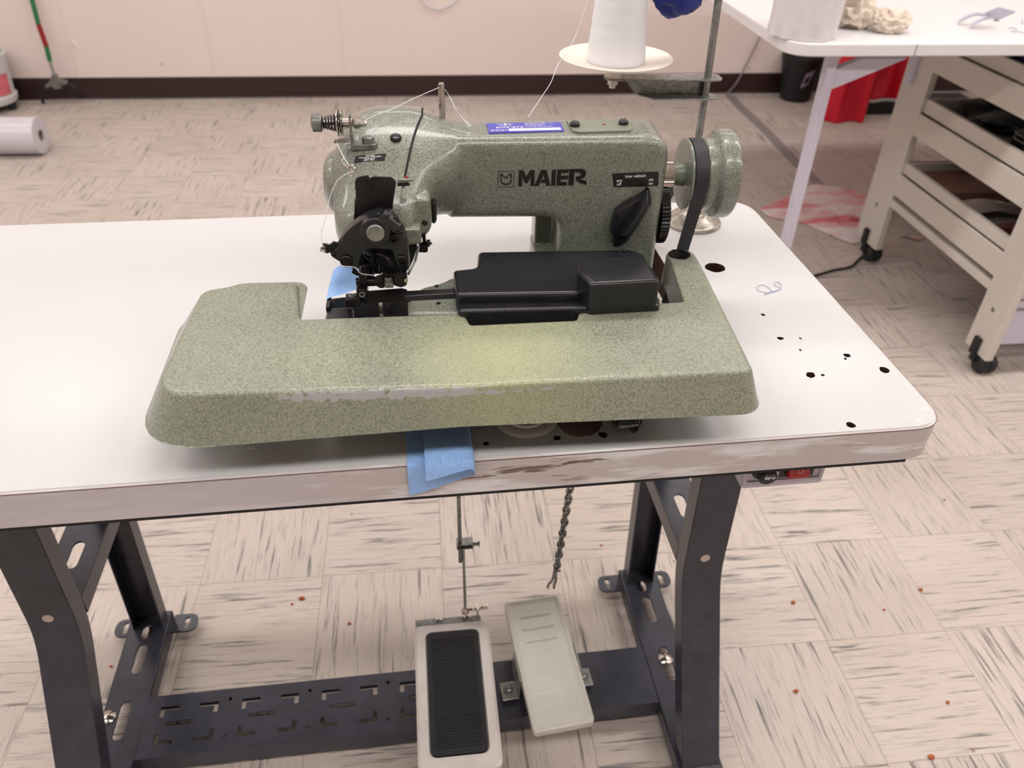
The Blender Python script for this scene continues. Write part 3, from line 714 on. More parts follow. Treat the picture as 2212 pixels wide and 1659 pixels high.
bm = B()
col = rnd([(.0, .2025), (.2185, .2035), (.2185, .0), (.1115, .0), (.1115, .1185), (.0, .1195)], [0, .026, .003, .003, .016, 0], 6)
soft_prism(bm, col, 'y', .008, .070, .011, 4)
box(bm, .092, .125, .046, .078, 0, .12)          # rear stanchion
box(bm, .09, .2, -.09, .07, 0, .072)             # base under the black cover
# head: stations along x, 8-point profiles (y, z) rear-bottom ... front-bottom
ARM = [(.068, .119), (.071, .16), (.066, .2025), (.040, .2035), (.016, .2028), (.008, .185), (.008, .150), (.012, .119)]
HD = [(.085, .098), (.092, .165), (.086, .207), (.048, .222), (.004, .207), (-.030, .178), (-.058, .146), (-.056, .098)]
def chaikin(P, it=3):
    for _ in range(it):
        Q = []
        for i in range(len(P)):
            a, b = P[i], P[(i+1) % len(P)]
            Q += [(a[0]*.75 + b[0]*.25, a[1]*.75 + b[1]*.25), (a[0]*.25 + b[0]*.75, a[1]*.25 + b[1]*.75)]
        P = Q
    return P
def hsec(x):
    t = max(0, min(1, (.028 - x) / .066)); t = t*t*(3 - 2*t)
    tb_ = max(0, min(1, (-.012 - x) / .028)); tb_ = tb_*tb_*(3 - 2*tb_)
    tz_ = [tb_, t, t, t, t, t, t, tb_]
    ty_ = [t, t, t, t, t, t, (t + tb_) / 2, tb_]
    P = [(a[0] + (h[0] - a[0]) * j_, a[1] + (h[1] - a[1]) * k_) for a, h, j_, k_ in zip(ARM, HD, ty_, tz_)]
    if x < -.062:
        e = (-.062 - x) / .050; P = [(y + (.018 * e * e if y < 0 and z > .17 else (-.02 * e * e if z > .2 else 0)), z - .024 * e * e * max(0, (z - .15) / .07)) for y, z in P]
    if x < -.080:
        e = min(1, (-.080 - x) / .028); k = math.sqrt(max(0, 1 - e * e)) * .42 + .58
        cy0, cz0 = .015, .155
        P = [(cy0 + (y - cy0) * k, cz0 + (z - cz0) * k) for y, z in P]
    return chaikin(P)
st = [.04, .03, .024, .018, .012, .006, 0, -.006, -.012, -.018, -.024, -.03, -.036, -.042, -.05, -.06, -.07, -.078, -.084, -.09, -.095, -.0995, -.103, -.1055, -.107, -.108]
rings(bm, [[Vector((x, y, z)) for y, z in hsec(x)] for x in st])
lathe(bm, (-.122, .030, .152), (1, 0, 0), [(0, .010), (.002, .021), (.006, .028), (.012, .032), (.03, .033)], 36)
# hanging lug at the lower right of the head
soft_prism(bm, rnd([(p.x, p.z) for p in on([(868, 430), (930, 420), (934, 490), (915, 512), (870, 520)], 'y', -.035)], .006, 3), 'y', -.042, .03, .005, 3)
body = remeshed('casting', bm, G, mc, .0018, 5)

# lid over the head
def seam(y): t = max(0, min(1, (.035 - y) / .085)); return -.0235 - .0235 * t
def lidp(s, t):
    idx0, idx1 = 11, 46        # rear side, over the top, to the nose
    q = idx0 + (idx1 - idx0) * t; i = int(q); fr_ = q - i
    x = -.06
    for _ in range(3):
        P = hsec(x); n = len(P); y = P[i % n][0] * (1 - fr_) + P[(i+1) % n][0] * fr_; x = -.1045 + (seam(y) + .1045) * s
    P = hsec(x); y = P[i % n][0] * (1 - fr_) + P[(i+1) % n][0] * fr_; z = P[i % n][1] * (1 - fr_) + P[(i+1) % n][1] * fr_
    d = Vector((y - .02, z - .15)).normalized() * .0016
    return (x, y + d.x, z + d.y)
bm = B(); sheet(bm, 22, 44, lidp, .0022)
obj('head_lid', bm, G, mc)
def lidz(x, y):
    P = hsec(x); n = len(P); best = .2
    zs = []
    for i in range(n):
        a, b = P[i], P[(i+1) % n]
        if (a[0] - y) * (b[0] - y) <= 0 and a[0] != b[0]: zs.append(a[1] + (b[1] - a[1]) * (y - a[0]) / (b[0] - a[0]))
    return (max(zs) if zs else .2) + .0018
def onlid(u, v):
    z = .2
    for _ in range(12): p = at(u, v, 'z', z); z = .5 * z + .5 * lidz(p.x, p.y)
    p = at(u, v, 'z', z); return p
# dark seam gasket just beyond the lid
bm = B(); tube(bm, [Vector(lidp(1, t / 50)) + Vector((.0009, 0, -.0009)) for t in range(39)], .0009, 6); obj('seam', bm, MT['dark'], mc)

# ---- work plate
HT = .085
pts = [(-.196, -.0490), (-.1475, -.0490), (-.1355, -.1155), (.0105, -.1125), (.0155, -.1325), (.1115, -.129), (.1175, -.107), (.2175, -.101), (.2255, -.020), (.2255, .006), (.2545, .006), (.2555, -.02), (.2475, -.2165), (.006, -.2255), (-.236, -.2235), (-.234, -.060)]
rad = [.005, .0046, .004, .006, .003, .004, .004, .003, .01, .0135, .0135, .02, .010, 0, .034, .011]
P0 = []; FL = []; DP = []
flv = [.010, .009, 0, 0, 0, 0, 0, 0, 0, .0015, .003, .004, .013, .007, .020, .027]
dpv = [.006, .0055, .005, .005, .028, .028, .028, .036, .036, .036, .036, .036, .036, .0355, .038, .038]
n_ = len(pts)
for i in range(n_):
    p = Vector(pts[i]); a = Vector(pts[i-1]); b = Vector(pts[(i+1) % n_])
    if rad[i] <= 0: P0.append(p); FL.append(flv[i]); DP.append(dpv[i]); continue
    t = min(rad[i], (a-p).length*.48, (b-p).length*.48); pa = p + (a-p).normalized()*t; pb = p + (b-p).normalized()*t
    for j in range(8):
        s = j / 7; P0.append(pa*(1-s)**2 + p*2*s*(1-s) + pb*s*s); FL.append(flv[i]); DP.append(dpv[i])
def L3(P, zz): return [Vector((p.x, p.y, z)) for p, z in zip(P, zz)]
nn = len(P0)
bm = B()
rs = [L3(offset2(P0, -.0042), [HT] * nn), L3(offset2(P0, -.0022), [HT - .0004] * nn), L3(offset2(P0, -.0008), [HT - .0014] * nn), L3(offset2(P0, [.0012 * min(1, f/.004) for f in FL]), [HT - .0042] * nn),
      L3(offset2(P0, [f * .93 for f in FL]), [HT - d + .001 for d in DP]), L3(offset2(P0, FL), [HT - d for d in DP]), L3(offset2(P0, [f - .003 for f in FL]), [HT - d for d in DP]), L3(offset2(P0, -.0040), [HT - .0047] * nn)]
rings(bm, rs)
obj('work_plate', bm, MT['plate'], mc, label='flat L-shaped work plate with a worn silvery front edge')
sc = at(1468, 550, 'z', HT)
bm = B(); lathe(bm, (sc.x, sc.y, HT - .001), (0, 0, 1), [(0, .0112), (.0014, .0112), (.0019, .0106), (.0019, .0001)], 32)
scr = obj('plate_screw', bm, MT['blackmech'], mc)
bm = B(); box(bm, -.0108, .0108, -.0011, .0011, HT + .0008, HT + .0011, Matrix.Translation((sc.x, sc.y, 0)) @ Matrix.Rotation(-1.15, 4, 'Z')); obj('screw_slot', bm, MT['ink'], scr)
bm = B(); box(bm, -.05, .2, -.2, -.12, .04, .045); obj('plate_support', bm, MT['greenflat'], mc, bevel=.002)

# ---- cylinder bed and black cover
bm = B()
soft_prism(bm, rnd([(-.041, -.110), (.02, -.112), (.02, -.035), (.000, -.043), (-.010, -.053), (-.028, -.061), (-.041, -.078)], [.005, .0045, .0045, .005, .01, .006, .005], 4), 'z', .02, .0835, .0035, 3, ra=0)
soft_prism(bm, [(.01, -.112), (.2, -.112), (.2, .03), (.01, -.05)], 'z', .02, .078, .003, 2, ra=0)
bed = obj('cylinder_bed', bm, G, mc)
for u, v in ((943, 618), (947, 655)):
    p = at(u, v, 'z', .0838); bm = B(); cyl(bm, (p.x, p.y, .083), (p.x, p.y, .0841), .0021, n=14); obj('bed_hole', bm, MT['ink'], bed)
ZC = .1
main = [(p.x, p.y) for p in on([(1033, 543), (1362, 538), (1392, 548), (1400, 590), (1250, 632), (985, 636), (979, 583), (1030, 578)], 'z', ZC)]
bm = B(); soft_prism(bm, rnd(main, [.006, .004, .004, .0038, .0038, .0038, .0038, .007], 4), 'z', .074, ZC, .0028, 3, ra=0)
low = [(p.x, p.y) for p in on([(984, 632), (1262, 622), (1424, 640), (1426, 660), (990, 672)], 'z', .091)]
soft_prism(bm, rnd(low, .0036, 3), 'z', .070, .091, .0026, 3, ra=0)
cov = obj('bed_cover', bm, MT['black'], mc, label='glossy black stepped cover over the bed')
top2 = [(p.x, p.y) for p in on([(1254, 556), (1392, 547), (1425, 600), (1426, 606), (1276, 614), (1247, 585)], 'z', .117)]
bm = B(); soft_prism(bm, rnd(top2, [.007, .007, .0055, .0055, .0055, .006], 4), 'z', .085, .117, .0042, 4, ra=0)
obj('raised_housing', bm, MT['black'], cov)
for u, v, z in ((1062, 553, ZC), (1346, 545, ZC), (1376, 573, .117)):
    p = at(u, v, 'z', z)
    bm = B(); tube(bm, [(p.x + .0042*math.cos(t), p.y + .0042*math.sin(t), z + .0001) for t in [2*PI*i/18 for i in range(18)]], .0007, 6, closed=True); cyl(bm, (p.x, p.y, z - .001), (p.x, p.y, z + .0003), .0028, n=6); obj('cap_screw', bm, MT['ink'], cov)

# ---- labels and lettering on the front face
FY = .0076
def fp(u, v): return at(u, v, 'y', FY)
a, b = fp(1120, 402), fp(1270, 399)
hM = (fp(1120, 368) - fp(1120, 402)).z
w_tot = (b - a).length; rt = (b - a).normalized()
# heavy joined capitals M A I E R
def letter(bm, polys, x0, w):
    for poly, holes_ in polys:
        def T_(p): return ((a + rt * (x0 + p[0] * w)).x, (a + rt * (x0 + p[0] * w)).z + p[1] * hM)
        prism(bm, [T_(p) for p in poly], 'y', FY - .0003, FY + .0008, [[T_(p) for p in h] for h in holes_])
W_ = w_tot / 5.02
bm = B()
letter(bm, [([(0, 0), (0, 1), (.33, 1), (.55, .55), (.78, 1), (1.12, 1), (1.12, 0), (.86, 0), (.86, .62), (.64, .18), (.47, .18), (.25, .62), (.25, 0)], [])], 0, W_)
letter(bm, [([(0, 0), (.42, 1), (.80, 1), (1.12, 0), (.82, 0), (.76, .2), (.43, .2), (.50, .38), (.70, .38), (.61, .72), (.29, 0)], [])], 1.16 * W_, W_)
letter(bm, [([(0, 0), (0, 1), (.28, 1), (.28, 0)], [])], 2.36 * W_, W_)
letter(bm, [([(0, 0), (0, 1), (.80, 1), (.80, .80), (.27, .80), (.27, .60), (.80, .60), (.80, .40), (.27, .40), (.27, .20), (.72, .20), (.72, 0)], [])], 2.74 * W_, W_)
letter(bm, [([(0, 0), (0, 1.02), (.62, 1.02), (.86, .95), (.95, .72), (.86, .48), (.62, .36), (1.0, .22), (1.0, .02), (.62, .14), (.40, .34), (.40, .52), (.60, .56), (.68, .70), (.58, .82), (.28, .82), (.28, 0)], [])], 3.60 * W_, W_ * 1.30)
obj('maker_lettering', bm, MT['ink'], mc, smooth=False, label='heavy black capitals reading MAIER')
bm = B(); e0 = [fp(1076, 370), fp(1110, 370), fp(1110, 403), fp(1076, 404)]
for i in range(4):
    tube(bm, [e0[i], e0[(i+1) % 4]], .00022, 4)
tube(bm, [fp(1082, 386), fp(1082, 375), fp(1083, 375), fp(1092, 385), fp(1102, 375), fp(1104, 375), fp(1104, 386)], .0006, 5)
tube(bm, [fp(1082 + 11 - 11 * math.cos(t), 389 + 9 * math.sin(t)) for t in [PI * i / 12 for i in range(13)]], .0006, 5)
obj('tulip_emblem', bm, MT['ink'], mc)
q = on([(1323, 375), (1423, 371), (1422, 401), (1326, 404)], 'y', FY)
lb = obj('interval_label', prism(B(), rnd([(p.x, p.z) for p in q], .0012, 3), 'y', FY - .0003, FY + .0008), MT['blacklabel'], mc, smooth=False)
rt2 = (q[1] - q[0]); sz = .0042
for s_, u, v, al in (('Inter vallstich', 1350, 384, 'LEFT'), ('aus', 1332, 393, 'LEFT'), ('off', 1332, 401, 'LEFT'), ('ein', 1401, 391, 'LEFT'), ('on', 1401, 399, 'LEFT')):
    text('label_lettering', s_, MT['print'], lb, at(u, v, 'y', FY - .0005), rt2, (0, 0, 1), sz, .00004, .92 if len(s_) > 4 else 1., thick=.0001, shear=.12 if len(s_) > 4 else 0)
# switch lever
kn = [(p.x, p.z) for p in on([(1404, 409), (1408, 440), (1378, 490), (1352, 524), (1338, 533), (1325, 533), (1326, 512), (1318, 500), (1330, 458), (1350, 442), (1385, 424)], 'y', -.002)]
bm = B(); soft_prism(bm, rnd(kn, .0015, 2), 'y', .008, -.004, .002, 2)
lv_ = obj('interval_lever', bm, MT['black'], mc)
kr = on([(1403, 412), (1406, 441), (1352, 522), (1334, 516)], 'y', -.010)
bm = B(); rings(bm, [[Vector((p.x, -.003, p.z)) for p in kr], [Vector((p.x * .7 + (kr[0].x + kr[2].x)/2 * .3, -.017, p.z * .7 + (kr[0].z + kr[2].z)/2 * .3)) for p in kr]]); obj('lever_fin', bm, MT['black'], lv_, bevel=.0012)

# ---- top of the arm
ZT = .2036
def tpnt(u, v, z=ZT): return at(u, v, 'z', z)
q = [tpnt(*c) for c in ((1050, 267), (1211, 264), (1219, 283), (1056, 287))]
def quad_plate(q, z0, z1, r):
    return soft_prism(B(), rnd([(p.x, p.y) for p in q], r, 3), 'z', z0, z1, .0001, 1, ra=0)
st_ = obj('needle_sticker', quad_plate(q, ZT - .002, ZT + .0002, .0012), MT['bluelabel'], mc, label='blue and white sticker')
rt3 = (q[1] - q[0]); upv = (q[0] - q[3]); zt = ZT + .0003
def sp3(s, t): p = q[3] + (q[2] - q[3]) * s + (q[0] - q[3] + ((q[1] - q[0]) - (q[2] - q[3])) * s) * t; return Vector((p.x, p.y, zt))
obj('white_strip', soft_prism(B(), [(p.x, p.y) for p in (sp3(.27, .12), sp3(.965, .12), sp3(.965, .36), sp3(.27, .36))], 'z', zt - .0002, zt + .0001, .00005, 1, ra=0), MT['whitelabel'], st_, smooth=False)
text('sticker_lettering', 'SYSTEM', MT['print'], st_, sp3(.035, .15), rt3, upv, .0046, .00003, 1.0)
text('sticker_lettering', 'SCHMETZ', MT['print'], st_, sp3(.11, .44), rt3, upv, .0056, .00004, 1.12)
bm = B()
for i in range(6):
    ln = [.30, .36, .28, .25, .34, .42][i]; t = .95 - i * .09
    x = .51
    while x < .51 + ln * .95:
        w = random.uniform(.015, .05); p0, p1 = sp3(x, t), sp3(x + w, t); tube(bm, [p0, p1], .00022, 4); x += w + .012
obj('fine_print', bm, MT['print'], st_)
bm = B()
for sgn in (-1, 1):
    c_ = sp3(.245 + sgn * .03, .80)
    tube(bm, [c_ + rt3.normalized() * .0028 * math.cos(t) * (1 + .2 * math.sin(3*t)) + upv.normalized() * .0022 * math.sin(t) for t in [2*PI*i/18 for i in range(18)]], .0003, 5, closed=True)
    tube(bm, [c_ + rt3.normalized() * sgn * .003, c_ + rt3.normalized() * sgn * .0055 + upv.normalized() * .002], .0003, 4)
tube(bm, [sp3(.245, .62), sp3(.245, .98)], .0004, 5)
obj('emblem', bm, MT['print'], st_)
q2 = [tpnt(*c, z=ZT + .002) for c in ((1224, 258), (1360, 256), (1366, 276), (1362, 281), (1250, 284), (1237, 281))]
bm = soft_prism(B(), rnd([(p.x, p.y) for p in q2], [.002, .003, .003, .003, .004, .003], 3), 'z', ZT - .004, ZT + .0018, .0006, 2, ra=0); cp = obj('cover_plate', bm, MT['greenflat'], mc)
for u, v in ((1242, 267), (1347, 263)):
    p = tpnt(u, v, ZT + .004); bm = B(); lathe(bm, (p.x, p.y, ZT + .001), (0, 0, 1), [(0, .0045), (.002, .0052), (.004, .0046), (.0055, .003), (.006, .0005)], 18); obj('screw', bm, MT['black'], cp)
p = tpnt(1305, 268, ZT + .002); bm = B(); prism(bm, circ(p.x, p.y, .0018, 8, wob=.3), 'z', ZT + .0018, ZT + .0023); obj('red_mark', bm, MT['red_stick'], cp, smooth=False)
# guide post
gb = at(956, 268, 'z', ZT)
gt = at(953, 178, 'y', gb.y)
bm = B(); lathe(bm, (gb.x, gb.y, ZT - .004), (gt.x - gb.x, 0, gt.z - ZT), [(0, .0031), (gt.z - ZT + .002, .0031), (gt.z - ZT + .0035, .0024), (gt.z - ZT + .004, .0008)], 18)
gp = obj('thread_post', bm, MT['steel'], mc)
hp = at(951, 188, 'y', gb.y - .0031)
bm = B(); cyl(bm, (hp.x - .0006, gb.y - .0034, hp.z), (hp.x - .0006, gb.y - .002, hp.z), .0013, n=12); obj('post_hole', bm, MT['ink'], gp)

# ---- tension assembly on the lid (axis along x)
ty, tz = .0, .2215
def tx(u): return at(u, 265, 'y', ty).x
kx0, kx1 = tx(673), tx(696)
AX = Vector((1, .0, 0))
bm = B(); lathe(bm, (kx0, ty, tz), AX, [(0, .006), (.0012, .0077), (kx1 - kx0 - .001, .0077), (kx1 - kx0, .0068)], 40)
tn = obj('tension_nut', bm, MT['oldsteel'], mc, label='knurled tension nut')
bm = B()
for k in range(36):
    t = 2*PI*k/36; y, z = ty + .0078 * math.cos(t), tz + .0078 * math.sin(t); tube(bm, [(kx0 + .001, y, z), (kx1 - .001, y, z)], .00033, 4)
obj('knurling', bm, MT['oldsteel'], tn)
bm = B(); nturn = 5; sx0, sx1 = kx1, tx(727)
tube(bm, [(sx0 + (sx1 - sx0) * i / 100, ty + (.0042 + .0035 * i / 100) * math.cos(2*PI*nturn*i/100), tz + (.0042 + .0035 * i / 100) * math.sin(2*PI*nturn*i/100)) for i in range(101)], .0008, 6); obj('tension_spring', bm, MT['ink'], mc)
for k, u in enumerate((727, 735)):
    x = tx(u); s = -1 if k else 1
    bm = B(); lathe(bm, (x, ty, tz), AX, [(0, .0095), (.0007, .0115) if k == 0 else (.0006, .0105), (.0014, .0119), (.0018, .0119), (.0026 if k else .0022, .009)], 32); obj('tension_disc', bm, MT['steel'], mc)
bm = B(); cyl(bm, (tx(697), ty, tz), (tx(785), ty, tz), .0024, n=16)
lathe(bm, (tx(738), ty, tz), AX, [(0, .0042), (.010, .0042)], 16)
lathe(bm, (tx(764), ty, tz), AX, [(0, .0055), (.0055, .0055), (.006, .0042), (.0095, .004), (.012, .0022), (.0125, .0005)], 6); obj('tension_shaft', bm, MT['steel'], mc)
bx_ = tx(757); zl = .2
bm = B(); box(bm, bx_ - .0008, bx_ + .0008, ty - .0055, ty + .0055, .1995, tz + .008)
hb = onlid(796, 312); zl = hb.z + .0008; ybk = hb.y; box(bm, bx_ - .0008, bx_ + .0008, ybk - .0055, ty + .0055, zl - .002, zl + .008); soft_prism(bm, rnd([(bx_ - .0008, ybk - .006), (hb.x + .0085, ybk - .006), (hb.x + .0085, ybk + .006), (bx_ - .0008, ybk + .006)], [0, .005, .005, 0], 4), 'z', zl - .004, zl + .001, .0003, 1, ra=0)
obj('tension_bracket', bm, MT['oldsteel'], mc, bevel=.0005)
bm = B(); tb0 = on([(722, 305), (752, 303), (762, 255)], 'y', ty - .006)
ribbon(bm, [tb0[0], tb0[1], Vector((tb0[1].x + .0025, tb0[1].y, tb0[1].z + .003)), tb0[2]], (0, 1, 0), .008, .0012); obj('thread_guide_arm', bm, MT['oldsteel'], mc)
bm = B(); lathe(bm, (hb.x, hb.y, zl + .0005), (0, 0, 1), [(0, .0062), (.001, .0062), (.001, .0056), (.0055, .0056), (.006, .0048)], 6); obj('hex_bolt', bm, MT['oldsteel'], mc)
p = onlid(855, 297); bm = B(); lathe(bm, (p.x, p.y, p.z - .0012), (.05, -.25, 1), [(0, .0056), (.0018, .0056), (.0032, .0045), (.0036, .002), (.0036, .0002)], 24); obj('black_plug', bm, MT['black'], mc)
# small black label on the lid, following its slope
o_, r_, u_ = at(765, 352, 'y', -.034), None, None
A_, B_, C_ = onlid(765, 352), onlid(830, 347), onlid(769, 338)
nrm = (B_ - A_).cross(C_ - A_).normalized(); 
if nrm.z < 0: nrm = -nrm
bm = B(); Dq = B_ + (C_ - A_); qq = [A_, B_, Dq, C_]
rings(bm, [[p - nrm * .001 for p in qq], [p + nrm * .0012 for p in qq]]); nl_ = obj('needle_label', bm, MT['blacklabel'], mc, smooth=False)
for i, s_ in enumerate(('Nadel', 'Needle Aiguille', 'System', '251 EU')):
    t = .77 - i * .24
    text('label_lettering', s_, MT['print'], nl_, (A_ + B_) / 2 + (C_ - A_) * (t + .02) + nrm * .0013, B_ - A_, C_ - A_, (C_ - A_).length * .27, .00003, 1.9, 'CENTER', .0001)
# paint dots of thread-lock red
for u, v, y in ((833, 234, .055), (882, 230, .06), (878, 383, -.02)):
    p = onlid(u, v) if v < 300 else at(878, 383, 'y', -.052); bm = B(); blob(bm, p, .0016, 1.3, .8, .9, 2); obj('red_mark', bm, MT['red_stick'], mc)

# ---- needle side mechanism
def F(pts_, y0, y1, r=.0008, name='plate', mat=BK, parent=mc, soft=.0006, **k):
    ym = min(y0, y1); P = [(p.x, p.z) for p in on(pts_, 'y', ym)]
    bm = B(); soft_prism(bm, rnd(P, r, 3), 'y', max(y0, y1), ym, soft, 2, ra=0); return obj(name, bm, mat, parent, **k)
F([(766, 392), (772, 383), (796, 379), (797, 386), (806, 382), (846, 383), (856, 393), (849, 440), (846, 482), (774, 474), (770, 440)], -.071, -.0695, .002, 'needle_shield', MT['brownplate'], soft=.0004)
F([(767, 425), (790, 425), (800, 455), (842, 460), (852, 478), (876, 505), (880, 520), (860, 545), (770, 545), (762, 500)], -.068, -.055, .004, 'mechanism_back', MT['ink'])
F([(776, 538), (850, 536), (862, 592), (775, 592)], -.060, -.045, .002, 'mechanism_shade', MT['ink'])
F([(712, 549), (730, 532), (742, 508), (762, 488), (790, 468), (815, 460), (842, 462), (860, 480), (866, 508), (882, 530), (885, 580), (880, 588), (858, 583), (854, 562), (847, 541), (803, 537), (784, 544), (777, 560), (776, 582), (762, 582), (742, 572), (716, 556)], -.078, -.090, .002, 'presser_frame', MT['black'], soft=.0018)
def disc(u, v, y0, y1, r, name, mat, parent=mc, n=28, rim=.0006, ring=None):
    p = at(u, v, 'y', y1); bm = B(); h = abs(y1 - y0)
    lathe(bm, (p.x, y0, p.z), (0, -1, 0), [(0, r), (h - rim, r), (h, r - rim), (h, .0003)] if not ring else [(0, r), (h - rim, r), (h, r - rim), (h, ring), (h - .002, ring), (h - .002, .0003)], n); return obj(name, bm, mat, parent), p
hub, hc = disc(811, 502, -.086, -.100, .0128, 'pivot_hub', MT['black'])
disc(811, 505, -.098, -.1035, .0078, 'pivot_pin', MT['oldsteel'], n=32)
bm = B(); cyl(bm, at(822, 463, 'y', -.094), at(858, 492, 'y', -.094), .0062, n=20); obj('clamp_lug', bm, MT['black'], mc, bevel=.001)
bm = B(); pz, pw = at(840, 463, 'y', -.0995), at(829, 486, 'y', -.0995); tube(bm, [pz, pw], .0008, 4); obj('clamp_slit', bm, MT['ink'], mc)
bm = B(); tube(bm, [at(853, 476 + 0, 'y', -.096) + Vector((.003 * math.cos(t), 0, .003 * math.sin(t))) + (at(862, 500, 'y', -.096) - at(853, 476, 'y', -.096)) * (t / (8*PI)) for t in [8*PI*i/60 for i in range(61)]], .0007, 5); obj('clamp_spring', bm, BK, mc)
for u, v, r, sl in ((748, 566, .0056, 1), (868, 565, .0052, 0), (850, 516, .0046, 0), (721, 552, .0016, 0)):
    s_, p = disc(u, v, -.089, -.0925, r, 'screw', BK, ring=None if sl else r * .55)
    if sl:
        bm = B(); box(bm, p.x - r*.95, p.x + r*.95, -.0929, -.0922, p.z - .0005, p.z + .0005, Matrix.Translation((p.x, 0, p.z)) @ Matrix.Rotation(-.12, 4, 'Y') @ Matrix.Translation((-p.x, 0, -p.z))); obj('screw_slot', bm, MT['ink'], s_)
F([(693, 534), (698, 527), (712, 530), (720, 523), (733, 527), (737, 536), (728, 548), (712, 546), (706, 549), (697, 545)], -.084, -.0865, .001, 'thread_eye_arm', MT['brownplate'])
bm = B(); tube(bm, [at(u, v, 'y', -.085) for u, v in ((718, 548), (733, 527), (742, 512))], .0018, 6); obj('eye_arm_rib', bm, BK, mc)
bm = B(); pe = at(698, 535, 'y', -.087); tube(bm, [pe + Vector((.002*math.cos(t), -.0004*t, .002*math.sin(t))) for t in [4*PI*i/30 for i in range(31)]], .0005, 5); obj('thread_eye', bm, MT['steel'], mc)
# curved needle lever and needle
bm = B(); tube(bm, spl([at(u, v, 'y', y) for u, v, y in ((784, 542, -.070), (800, 548, -.078), (820, 548, -.084), (836, 558, -.088), (843, 572, -.088), (843, 592, -.086))], 5), .0018, 8); obj('needle_lever', bm, MT['brownplate'], mc)
bm = B(); tube(bm, spl([at(u, v, 'y', y) for u, v, y in ((786, 546, -.068), (792, 556, -.072), (806, 562, -.076), (820, 556, -.078))], 5), .0012, 8); obj('lever_spring', bm, MT['brownplate'], mc)
bm = B(); tube(bm, spl([at(u, v, 'y', -.084) for u, v in ((821, 592), (821, 575), (823, 570), (826, 574), (828, 592))], 4), .0012, 6); obj('looper_hook', bm, BK, mc)
F([(800, 552), (808, 552), (809, 580), (803, 598), (796, 598), (799, 575)], -.072, -.078, .001, 'needle_clamp', BK)
F([(776, 578), (800, 572), (810, 590), (808, 602), (778, 596)], -.066, -.070, .002, 'foot_shank', MT['brownplate'])
# lower presser assembly
YL = -.092
F([(762, 582), (772, 588), (792, 594), (792, 600), (770, 596), (759, 590)], -.088, -.091, .001, 'foot_finger', BK)
F([(774, 602), (777, 592), (790, 592), (791, 620), (786, 628), (775, 626)], -.082, -.095, .001, 'foot_post', MT['brownplate'], soft=.0012)
F([(850, 594), (866, 588), (878, 590), (878, 618), (866, 622), (851, 618)], -.082, -.095, .001, 'foot_post', MT['brownplate'], soft=.0012)
bm = B(); cyl(bm, at(770, 610, 'y', -.088), at(879, 604, 'y', -.088), .0042, n=18); obj('foot_spindle', bm, BK, mc)
F([(808, 606), (824, 596), (832, 610), (832, 622), (822, 624), (812, 618)], -.086, -.092, .002, 'rocker_arm', MT['brownplate'])
F([(820, 594), (826, 590), (845, 592), (862, 588), (866, 592), (852, 598), (832, 600), (824, 598)], -.092, -.096, .001, 'knurled_segment', BK)
bm = B()
for k in range(16):
    u = 826 + k * 1.7; tube(bm, [at(u, 592.5, 'y', -.0962), at(u, 598, 'y', -.0962)], .0002, 4)
obj('segment_teeth', bm, MT['brownplate'], mc)
bm = B(); s0, s1 = at(839, 597, 'y', -.095), at(839, 613, 'y', -.095)
tube(bm, [s0 + (s1 - s0) * i / 80 + Vector((.0033*math.cos(2*PI*7*i/80), .0033*math.sin(2*PI*7*i/80), 0)) for i in range(81)], .0005, 5); obj('presser_spring', bm, MT['oldsteel'], mc)
F([(831, 612), (849, 611), (850, 622), (832, 623)], -.090, -.099, .0004, 'square_nut', MT['oldsteel'], soft=.0003)
F([(868, 590), (878, 585), (880, 605), (878, 613), (869, 608)], -.092, -.097, .001, 'side_lug', BK)
bm = B(); lathe(bm, at(876, 604, 'y', -.098), (.3, -1, .1), [(0, .002), (.002, .002)], 8); obj('lug_pin', bm, MT['steel'], mc)
# throat plate
zb = .0885
tq = [(p.x, p.y) for p in on([(775, 640), (792, 628), (868, 622), (880, 625), (876, 634), (868, 639), (793, 646)], 'z', zb + .002)]
bm = B(); soft_prism(bm, rnd(tq, .0008, 2), 'z', zb - .003, zb + .002, .0005, 2, ra=0); obj('throat_plate', bm, MT['brownplate'], mc)
c0 = at(782, 636, 'y', -.104)
bm = B(); box(bm, c0.x - .0048, c0.x + .0048, -.104, -.090, c0.z - .0045, c0.z + .0052); sqb = obj('square_block', bm, BK, mc, bevel=.0008)
bm = B(); lathe(bm, (c0.x, -.1038, c0.z), (0, -1, 0), [(0, .0028), (.0005, .0028), (.0005, .0018), (.0001, .0016), (.0001, .0002)], 18); obj('block_hole', bm, MT['oldsteel'], sqb)
tq = [(p.x, p.y) for p in on([(747, 634), (776, 632), (778, 646), (746, 648)], 'z', .0900)]
bm = B(); soft_prism(bm, rnd(tq, .0006, 2), 'z', .082, .0900, .0006, 2, ra=0); tab = obj('side_tab', bm, MT['brownplate'], mc)
p = at(760, 638, 'z', .0905); bm = B(); lathe(bm, (p.x, p.y, .0898), (0, 0, 1), [(0, .0036), (.001, .0034), (.0011, .0002)], 16); s_ = obj('screw', bm, MT['oldsteel'], tab)
bm = B(); box(bm, -.0032, .0032, -.0005, .0005, .0908, .0911, Matrix.Translation((p.x, p.y, 0)) @ Matrix.Rotation(-.7, 4, 'Z')); obj('screw_slot', bm, MT['ink'], s_)
# slide rail into the cover
r0, r1 = at(873, 634, 'z', .0885), at(990, 627, 'z', .0885)
bm = B()
rings(bm, [[Vector((p.x, p.y + dy, z)) for dy, z in ((-.006, .082), (-.0045, .0885), (.0035, .0895), (.005, .083))] for p in (r0, r1 + Vector((.01, 0, 0)))]); obj('slide_rail', bm, MT['black'], mc, bevel=.0008)
